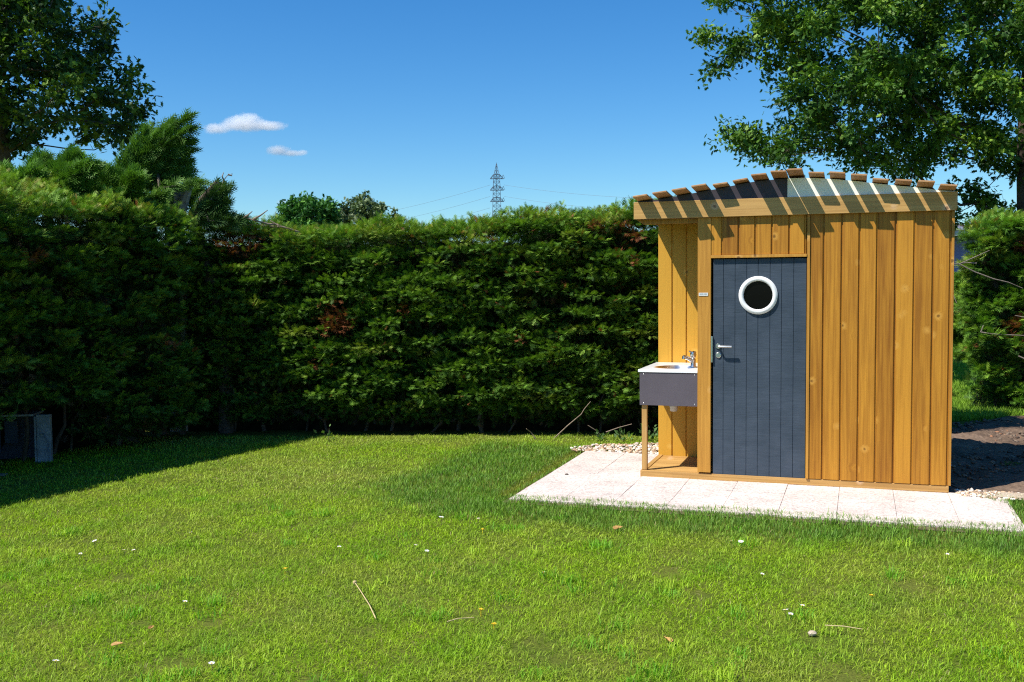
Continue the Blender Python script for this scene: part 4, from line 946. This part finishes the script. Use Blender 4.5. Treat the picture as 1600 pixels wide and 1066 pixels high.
mb = MB(22); mb.box(-.044, -.031, -.034, DPT + .03, 2.252, 2.385, c=(.5, .2, 0)); mb.build('side_fascia', M_SLAT, cabin); mb = MB(22); mb.box(2.4915, 2.506, -.034, DPT + .03, 2.254, 2.385, c=(.5, .7, 0)); mb.build('side_fascia', M_SLAT, cabin)
TIPY = [-.225, -.24, -.235, -.235, -.150, -.125, -.225, -.285, -.270, -.185, -.240, -.235, -.150, -.195, -.240, -.22]
TILT = [6.5, 6, 7, 6.5, 6, 8, 3, -1, 1, -3, -5.5, -4.5, -7, -6, -5, -6]
rsl = np.random.RandomState(77)
for i, (x, zt, ty, ti) in enumerate(zip(SX, ZP, TIPY, TILT)):
    m = MB(100 + i); wd = .060
    # slat in its own axes: x across, y along (front at ty), z up
    m.box(-wd, wd, ty, DPT + .10, 0, .015, c=(rsl.rand() * .8, rsl.rand(), 0))
    o = m.build('slat', M_SLAT, roofo, bevel=.003)
    pitch = math.atan(.13 / (DPT + .06)) + rsl.uniform(-.004, .004)
    o.location = (x, 0, zt + .003 + (.008 if i == 8 else 0)); o.rotation_euler = (-pitch, R(-ti), 0)

# ------------------------------------------------------------------ washbasin in the niche
wb = empty('washbasin', (AX, AY, 0), YAW); tag(wb, 'outdoor washbasin with a steel top and a grey front panel on one pine leg', 'washbasin')
mb = MB(30); mb.box(-.004, .4945, -.016, .002, .648, .930); mb.box(-.004, .014, .0025, ND_ - .003, .648, .930); mb.build('front_panel', M_GREY, wb, bevel=.001)
for x, z in ((.03, .665), (.47, .665), (.03, .915), (.47, .915)):
    mb = MB(31); mb.lathe([(.0001, .0015), (.004, .001), (.005, 0)], (x, -.0162, z), 'y', 10); mb.build('screw', M_STEEL, wb)
# counter with an oval bowl: ring grid from oval rim to rectangle
def counter():
    x0, x1, y0, y1 = -.017, .4945, -.022, ND_ - .003; cx2, cy2, ax_, ay_ = .262, .30, .195, .215; z = .957; N = 64; vs = []; fs = []
    def rectpt(a):
        c, s_ = math.cos(a), math.sin(a); t = min((x1 - cx2) / c if c > 1e-9 else ((x0 - cx2) / c if c < -1e-9 else 1e9), (y1 - cy2) / s_ if s_ > 1e-9 else ((y0 - cy2) / s_ if s_ < -1e-9 else 1e9)); return (cx2 + c * t, cy2 + s_ * t)
    angs = sorted([2 * math.pi * k / N for k in range(N)] + [math.atan2(y - cy2, x - cx2) % (2 * math.pi) for x in (x0, x1) for y in (y0, y1)])
    rings = []
    for a in angs:
        rx, ry = rectpt(a); c, s_ = math.cos(a), math.sin(a)
        col = [(rx, ry, z - .022), (rx, ry, z - .004), (cx2 + (rx - cx2) * .992, cy2 + (ry - cy2) * .992, z)]
        for f, dz in ((1.10, 0), (1.04, .003), (1.0, 0), (.95, -.02), (.88, -.07), (.70, -.105), (.35, -.118), (.06, -.12)):
            col.append((cx2 + ax_ * f * c, cy2 + ay_ * f * s_, z + dz))
        rings.append(col)
    m = len(rings[0]); n = len(rings)
    for r_ in rings: vs += r_
    fb = []
    for i in range(n):
        for k in range(m - 1): (fs if k < 5 else fb).append((i * m + k, ((i + 1) % n) * m + k, ((i + 1) % n) * m + k + 1, i * m + k + 1))
    fb.append(tuple(i * m + m - 1 for i in range(n)))
    def sub(ff):
        used = sorted({q for f in ff for q in f}); mp = {q: i for i, q in enumerate(used)}; b = MB(); b.add([vs[q] for q in used], [tuple(mp[q] for q in f) for f in ff], smooth=True); return b
    top_ = sub(fs).build('counter', M_BASIN, wb); sub(fb).build('bowl', M_STEEL, wb)
M_BASIN = simple('sun_whitened_steel_top', (.84, .83, .81), .28, .15, .6)  # white base colour stands in for the sun's glare on the steel
counter()
mb = MB(33); mb.box(.010, .055, .004, .049, .0795, .647, c=(.5, .3, 0)); mb.build('leg', M_RAWV, wb, bevel=.003)
mb = MB(34)
mb.lathe([(.0001, 0), (.027, 0), (.027, .006), (.023, .012), (.022, .055), (.024, .060), (.022, .075), (.0001, .078)], (.405, .33, .957), 'z', 24)
mb.tube([(.405, .33, 1.005), (.385, .32, 1.022), (.355, .305, 1.040), (.325, .29, 1.052)], [.020, .018, .0165, .0165], 12)
mb.tube([(.330, .292, 1.058), (.326, .290, 1.030)], [.015, .015], 12)
mb.build('faucet', M_STEEL, wb)
mb = MB(35); mb.lathe([(.0001, .075), (.014, .076), (.024, .090), (.029, .112), (.024, .134), (.0001, .145)], (.405, .33, .957), 'z', 20); mb.tube([(.405, .33, 1.075), (.39, .325, 1.09), (.37, .32, 1.098)], [.010, .008, .006], 8); mb.build('faucet_lever', M_STEEL, wb)
mb = MB(36); mb.tube([(.255, .32, .845), (.255, .32, .70)], .018, 14); mb.lathe([(.0001, .56), (.026, .56), (.033, .567), (.036, .598), (.039, .602), (.039, .614), (.036, .618), (.036, .655), (.022, .69), (.018, .70)], (.235, .32, 0), 'z', 24); mb.tube([(.255, .32, .66), (.255, .5, .655), (.255, ND_ - .01, .65)], .016, 12)
mb.build('drain_trap', M_TRAP, wb)

# ------------------------------------------------------------------ grey cabinet under the left hedge
cb = empty('utility_cabinet', (-4.75, 9.95, 0), R(8)); tag(cb, 'weathered grey open-fronted cabinet half hidden under the left hedge', 'cabinet')
mb = MB(40); mb.box(.10, .23, -.04, .02, 0, .47); mb.box(.075, .095, -.035, .03, 0, .455); mb.build('side_panel', M_CAB, cb, bevel=.004)
mb = MB(41); mb.box(-.60, .074, -.05, .30, .458, .478); mb.build('top', M_CAB, cb, bevel=.003)
mb = MB(42); mb.box(-.60, .05, .26, .28, .0, .457); mb.build('back_panel', M_CABD, cb)
mb = MB(43); mb.box(-.40, -.26, .02, .05, .09, .36); mb.box(-.24, -.12, .10, .13, .18, .40); mb.build('inner_board', M_CABD, cb)
mb = MB(44); mb.tube([(.13, -.045, .28), (.17, -.05, .29), (.20, -.05, .22), (.215, -.05, .06), (.21, -.045, .0)], .004, 6); mb.build('cable', M_INK, cb)
kb = MB(45); kr = np.random.RandomState(3)
for i in range(7): x = -.62 + i * .08; kb.box(x, x + .07, -.02, .03 + kr.rand() * .02, -.01, .012 + kr.rand() * .012)
o = kb.build('edging_stone', M_DEADWOOD, None, bevel=.004); o.location = (-4.55, 9.25, 0); o.rotation_euler = (0, 0, R(4)); tag(o, 'low row of pale edging stones in the shade before the cabinet', 'edging')

# ------------------------------------------------------------------ lawn finds
def daisy(x, y, label, s=1.0, seed=0):
    r = np.random.RandomState(seed); h = r.uniform(.045, .06); t = empty('daisy', (x, y, 0)); tag(t, label, 'flower', 'white daisies scattered over the lawn')
    tl = r.uniform(-.25, .25, 2); m = MB(); n = 14
    for k in range(n):
        a = 2 * math.pi * k / n; a1, a2 = a - .19, a + .19; L = .0125 * s * r.uniform(.85, 1.1)
        def q(rr_, aa, dz): X_, Y_ = rr_ * math.cos(aa), rr_ * math.sin(aa); return (X_, Y_, h + dz + tl[0] * X_ + tl[1] * Y_)
        m.add([q(.003 * s, a1, 0), q(L * .8, a1, .003), q(L, a, .0035), q(L * .8, a2, .003), q(.003 * s, a2, 0)], [(0, 1, 2, 3, 4)])
    o = m.build('petals', M_PETAL, t)
    m = MB(); m.lathe([(.0001, .003), (.003, .0025), (.0042, .0)], (0, 0, h + .001), 'z', 10); m.build('flower_centre', M_YEL, t)
    m = MB(); m.tube([(0, 0, -.002), (.002, .001, h * .5), (0, 0, h)], .0012, 5); m.build('stem', M_BARK, t)
D_ = [(-.51, 7.17, 'large white daisy in mid lawn, left of a smaller pair near the dark grass', 1.5), (-.25, 7.17, 'small daisy in mid lawn just right of the large one', .9), (-.54, 6.29, 'right one of two daisies close together in the lawn centre', 1.1), (-.62, 6.40, 'left one of two daisies close together in the lawn centre', .9),
      (-1.1, 6.37, 'single daisy left of the centre pair', 1.1), (1.44, 6.41, 'brighter of two daisies below the dark grass in front of the cabin door', 1.5), (1.39, 6.46, 'smaller of two daisies below the dark grass in front of the cabin door', .9), (1.47, 5.14, 'upper right daisy of three in the right foreground', 1.1), (1.37, 5.09, 'left daisy of three in the right foreground', 1.2), (1.37, 4.99, 'lowest daisy of three in the right foreground', 1.1),
      (1.41, 5.73, 'flattened daisy between the foreground three and the door pair', 1.0), (2.61, 6.08, 'farthest right daisy, below the paving corner', .9), (-2.81, 9.7, 'daisy at the very edge of the hedge shadow', 1.4), (-2.74, 6.61, 'top daisy of the left group', 1.3), (-2.70, 6.30, 'left low daisy of the left group', 1.0), (-2.46, 6.38, 'daisy with a close neighbour to its right, left part of lawn', .9), (-2.40, 6.38, 'daisy with a close neighbour to its left, left part of lawn', 1.0),
      (-2.18, 6.83, 'pale daisy high between the left group and the lawn centre', 1.0), (-1.73, 5.30, 'single daisy in the left foreground beside a bare brown spot', 1.0), (-2.04, 4.47, 'nearest daisy in the lower left corner', 1.2), (-1.33, 4.41, 'nearest daisy, bottom edge, right of the corner one', 1.2), (.17, 5.78, 'tiny daisy alone below the dark grass band', .8)]
for i, (x, y, lb, s_) in enumerate(D_): daisy(x, y, lb, s_, 200 + i)
def floret(x, y, label, seed):
    r = np.random.RandomState(seed); m = MB(); h = .035
    for k in range(16):
        a = r.uniform(0, 6.28); L = r.uniform(.008, .016); m.add([(0, 0, h), (L * math.cos(a - .25), L * math.sin(a - .25), h + .006), (L * 1.15 * math.cos(a), L * 1.15 * math.sin(a), h + .005), (L * math.cos(a + .25), L * math.sin(a + .25), h + .006)], [(0, 1, 2, 3)])
    m.tube([(0, 0, 0), (0, 0, h)], .002, 5)
    o = m.build('dandelion', M_YEL); o.location = (x, y, 0); tag(o, label, 'flower', 'small yellow dandelions in the lawn')
for i, (x, y, lb) in enumerate([(-.10, 4.94, 'brightest yellow dandelion, right of the thin dry twig'), (-.17, 5.17, 'yellow dandelion above and left of the brightest one'), (-.21, 6.89, 'small yellow dandelion below the mid-lawn daisies'), (-1.35, 5.96, 'tiny yellow dandelion left of the dry flower stalk'), (1.9, 5.35, 'pale yellow dandelion in the right foreground')]): floret(x, y, lb, 300 + i)
m = MB(); m.tube([(-.70, 5.09, .02), (-.75, 5.22, .05), (-.83, 5.45, .055), (-.875, 5.57, .06)], [.0032, .0030, .0026, .0024], 6); m.lathe([(.0001, .012), (.010, .008), (.012, 0), (.008, -.008), (.0001, -.010)], (-.88, 5.58, .062), 'z', 10)
tag(m.build('flower_stalk', M_STALK), 'long pale dried flower stalk with a small head leaning over the grass', 'stalk')
m = MB(); m.tube([(-.33, 4.96, .045), (-.28, 4.99, .05), (-.20, 5.01, .048)], [.003, .0028, .002], 6); tag(m.build('dry_twig', M_STALK), 'thin pale dry twig lying flat in the centre foreground', 'twig')
m = MB(); m.tube([(1.50, 4.86, .045), (1.58, 4.83, .05), (1.66, 4.80, .045)], [.003, .0025, .0018], 6); tag(m.build('dry_twig', M_STALK), 'thin pale twig right of the small pale stone', 'twig')
def leaf(x, y, label, s, seed, rz):
    r = np.random.RandomState(seed); m = MB(); n = 7
    vs = [(0, 0, 0)] + [(s * math.cos(a) * (1 + .3 * math.cos(3 * a)), s * .6 * math.sin(a), .01 * s / .03 * abs(math.sin(a)) + r.uniform(0, .004)) for a in np.linspace(0, 2 * math.pi, 12, endpoint=False)]
    vs2 = [(a, b, c - .0012) for a, b, c in vs]
    fs = [(0, i, i % 12 + 1) for i in range(1, 13)] + [(13, 13 + i % 12 + 1, 13 + i) for i in range(1, 13)]
    m.add(vs + vs2, fs); o = m.build('fallen_leaf', M_DLEAF); o.location = (x, y, .026); o.rotation_euler = (R(12), R(-8), rz); tag(o, label, 'leaf', 'dry leaves fallen on the lawn')
leaf(-1.87, 4.72, 'curled yellow-brown leaf in the left foreground', .026, 1, .3); leaf(-1.79, 4.96, 'small upright tan leaf just above the curled one', .018, 2, 1.2); leaf(.71, 6.93, 'brown leaf in the dark grass in front of the cabin base', .035, 3, .4); leaf(.72, 4.72, 'dark brown leaf in the right of the centre foreground', .03, 4, 2.0)
m = MB(50); m.lathe([(.0001, .016), (.012, .013), (.017, .004), (.014, -.006), (.0001, -.01)], (0, 0, 0), 'z', 9); o = m.build('stone', M_SAND); o.scale = (1.3, 1, 1); o.location = (1.43, 4.83, .014); tag(o, 'small pale stone on the bare spot in the right foreground', 'stone')
m = MB(51); m.lathe([(.0001, .008), (.012, .006), (.018, 0)], (0, 0, 0), 'z', 7); o = m.build('soil_clod', M_BARK); o.location = (-.02 + world(-.62, -.1)[0], world(-.62, -.1)[1], .0235); tag(o, 'single dark crumb lying on the left part of the pale paving', 'crumb')

# ------------------------------------------------------------------ far away: house, pylon, lines, clouds
ho = empty('house', (19, 36, 0)); tag(ho, 'lavender-blue house glimpsed between the cabin and the right hedge', 'house')
mb = MB(60); mb.box(8, 28, 33, 41, 0, 3.15); setp(mb.build('wall', M_HWALL), ho)
mb = MB(61)
mb.box(7.8, 28.2, 32.35, 32.55, 3.12, 3.40); mb.box(7.8, 28.2, 32.551, 33.0, 3.14, 3.18); mb.box(7.8, 28.2, 32.30, 32.349, 3.30, 3.38); setp(mb.build('gutter', M_HTRIM), ho)
mb = MB(62); mb.add([(6, 32.4, 3.402), (14.5, 32.4, 3.402), (14.5, 41.6, 3.402), (6, 41.6, 3.402), (8.5, 37, 5.2), (10.6, 37, 5.2)], [(0, 1, 5, 4), (1, 2, 5), (2, 3, 4, 5), (3, 0, 4), (0, 3, 2, 1)]); o = mb.build('roof', M_HROOF); setp(o, ho)
mb = MB(63); mb.box(9, 10.4, 32.96, 32.999, .9, 2.2); fr_ = mb.build('window', M_HTRIM); setp(fr_, ho)

def bar(mb, p, q, r): mb.tube([p, q], r, 4, cap=False)
py = empty('electricity_pylon', (-5.5, 400, 0)); tag(py, 'distant steel lattice pylon standing above the back hedge', 'pylon')
def lattice(mb, levels, cx2, cy2, r):
    for (z0, w0), (z1, w1) in zip(levels[:-1], levels[1:]):
        c0 = [(cx2 + sx * w0, cy2 + sy * w0, z0) for sx, sy in ((-1, -1), (1, -1), (1, 1), (-1, 1))]; c1 = [(cx2 + sx * w1, cy2 + sy * w1, z1) for sx, sy in ((-1, -1), (1, -1), (1, 1), (-1, 1))]
        for k in range(4):
            bar(mb, c0[k], c1[k], r * 1.25); bar(mb, c0[k], c1[(k + 1) % 4], r * .7); bar(mb, c0[(k + 1) % 4], c1[k], r * .7); bar(mb, c1[k], c1[(k + 1) % 4], r * .7)
lev = [(0, 3.4), (5, 3.0), (10, 2.65), (15, 2.35), (19, 2.1), (23, 1.9), (27, 1.75), (30, 1.62), (32.2, 1.55), (34.5, 1.50), (36.9, 1.42), (39.2, 1.35), (41.5, 1.25), (43.7, 1.15), (46, .6), (48.3, .12)]
PX = -5.45
mb = MB(); lattice(mb, lev, PX, 400, .085); bar(mb, (PX, 400, 30), (PX, 400, 48.9), .12); setp(mb.build('tower', M_IRON), py)
for za in (42.7, 38.3, 33.9):
    mb = MB()
    for sy in (-.5, .5):
        bar(mb, (PX - 2.5, 400 + sy, za), (PX + 2.7, 400 + sy, za), .14); bar(mb, (PX - 1.2, 400 + sy, za + 1.6), (PX + 1.2, 400 + sy, za + 1.6), .12)
        bar(mb, (PX - 2.5, 400 + sy, za), (PX - 1.2, 400 + sy, za + 1.6), .12); bar(mb, (PX + 2.7, 400 + sy, za), (PX + 1.2, 400 + sy, za + 1.6), .12)
        for k in range(4): x = PX - 2 + k * 1.3; bar(mb, (x, 400 + sy, za), (x + .65, 400 + sy, za + 1.5), .07); bar(mb, (x + .65, 400 + sy, za + 1.5), (x + 1.3, 400 + sy, za), .07)
    a_ = mb.build('crossarm', M_IRON); setp(a_, py)
    for x in (PX - 2.6, PX + 2.8):
        mb = MB(); mb.tube([(x, 400, za), (x + .06, 400, za - 2.4)], [.08, .11], 6); i_ = mb.build('insulator', M_IRON); i_.parent = a_; i_.matrix_parent_inverse = Matrix.Translation((5.5, -400, 0))
names = ['upper', 'middle', 'lowest']
for k, za in enumerate((40.3, 35.9, 31.5)):
    for side, end, sag in ((-1, (-190, 520, za - 6), 9.0), (1, (120, 280, za - 12), 5.0)):
        x0 = PX - 2.6 if side < 0 else PX + 2.86; mb = MB(); pts = []
        for i in range(41):
            t = i / 40; pts.append((x0 + (end[0] - x0) * t, 400 + (end[1] - 400) * t, za + (end[2] - za) * t - 4 * sag * t * (1 - t)))
        mb.tube(pts, .045, 4, cap=False); o = mb.build('power_line', M_WIRE); tag(o, '%s thin overhead wire running %s from the distant pylon' % (names[k], 'left' if side < 0 else 'right'), 'power line')

def cloud(label, loc, size, seed, puffs, dens=.035):
    m, n, l, b = newmat('cloud_vapour'); n.remove(b)
    m.cycles.volume_sampling = 'DISTANCE'; pvn = n.new('ShaderNodeVolumePrincipled'); pvn.inputs['Color'].default_value = (1, 1, 1, 1); pvn.inputs['Anisotropy'].default_value = 0.0
    tc = n.new('ShaderNodeTexCoord'); acc = None
    nz = n.new('ShaderNodeTexNoise'); nz.inputs['Scale'].default_value = .035; nz.inputs['Detail'].default_value = 5; nz.inputs['Roughness'].default_value = .6; l.new(tc.outputs['Object'], nz.inputs['Vector'])
    for (px, py_, pz_, rx, ry, rz) in puffs:
        mp = n.new('ShaderNodeMapping'); mp.vector_type = 'TEXTURE'; mp.inputs['Location'].default_value = (px, py_, pz_); mp.inputs['Scale'].default_value = (rx, ry, rz); l.new(tc.outputs['Object'], mp.inputs['Vector'])
        ln = n.new('ShaderNodeVectorMath'); ln.operation = 'LENGTH'; l.new(mp.outputs[0], ln.inputs[0])
        if acc is None: acc = ln.outputs['Value']
        else:
            mn = n.new('ShaderNodeMath'); mn.operation = 'SMOOTH_MIN'; mn.inputs[2].default_value = .35; l.new(acc, mn.inputs[0]); l.new(ln.outputs['Value'], mn.inputs[1]); acc = mn.outputs[0]
    a = n.new('ShaderNodeMath'); a.operation = 'MULTIPLY_ADD'; l.new(nz.outputs[0], a.inputs[0]); a.inputs[1].default_value = 1.1; l.new(acc, a.inputs[2])      # distance + noise
    mr = n.new('ShaderNodeMapRange'); mr.inputs[1].default_value = 1.55; mr.inputs[2].default_value = .95; mr.inputs[3].default_value = 0; mr.inputs[4].default_value = dens; l.new(a.outputs[0], mr.inputs[0])
    l.new(mr.outputs[0], pvn.inputs['Density']); l.new(pvn.outputs[0], n['Material Output'].inputs['Volume'])
    mb = MB(seed); X_, Y_, Z_ = size
    ico = bmesh.new(); bmesh.ops.create_icosphere(ico, subdivisions=3, radius=1.0); me = bpy.data.meshes.new('cloud')
    for v in ico.verts: v.co = Vector((v.co.x * X_, v.co.y * Y_, v.co.z * Z_))
    ico.to_mesh(me); ico.free(); me.materials.append(m); o = bpy.data.objects.new('cloud', me); C.objects.link(o); o.location = loc
    tag(o, label, 'cloud'); return o
cloud('larger white cloud, higher of the two in the blue sky', (-775, 3000, 473), (165, 80, 52), 1, [(10, 0, 2, 70, 45, 27), (70, 0, -6, 62, 40, 16), (-78, 0, -13, 42, 30, 18), (-20, 0, -4, 60, 35, 18), (18, 0, 14, 30, 30, 20)])
cloud('smaller white cloud, lower right of the larger one', (-660, 3000, 392), (120, 60, 32), 2, [(-12, 0, 3, 40, 30, 17), (28, 0, -4, 42, 26, 11), (55, 0, -2, 18, 16, 9)])
cloud('tiny faint cloud low behind the small bright green tree', (-660, 3000, 243), (40, 30, 22), 3, [(0, 0, 0, 24, 20, 13)], .02)
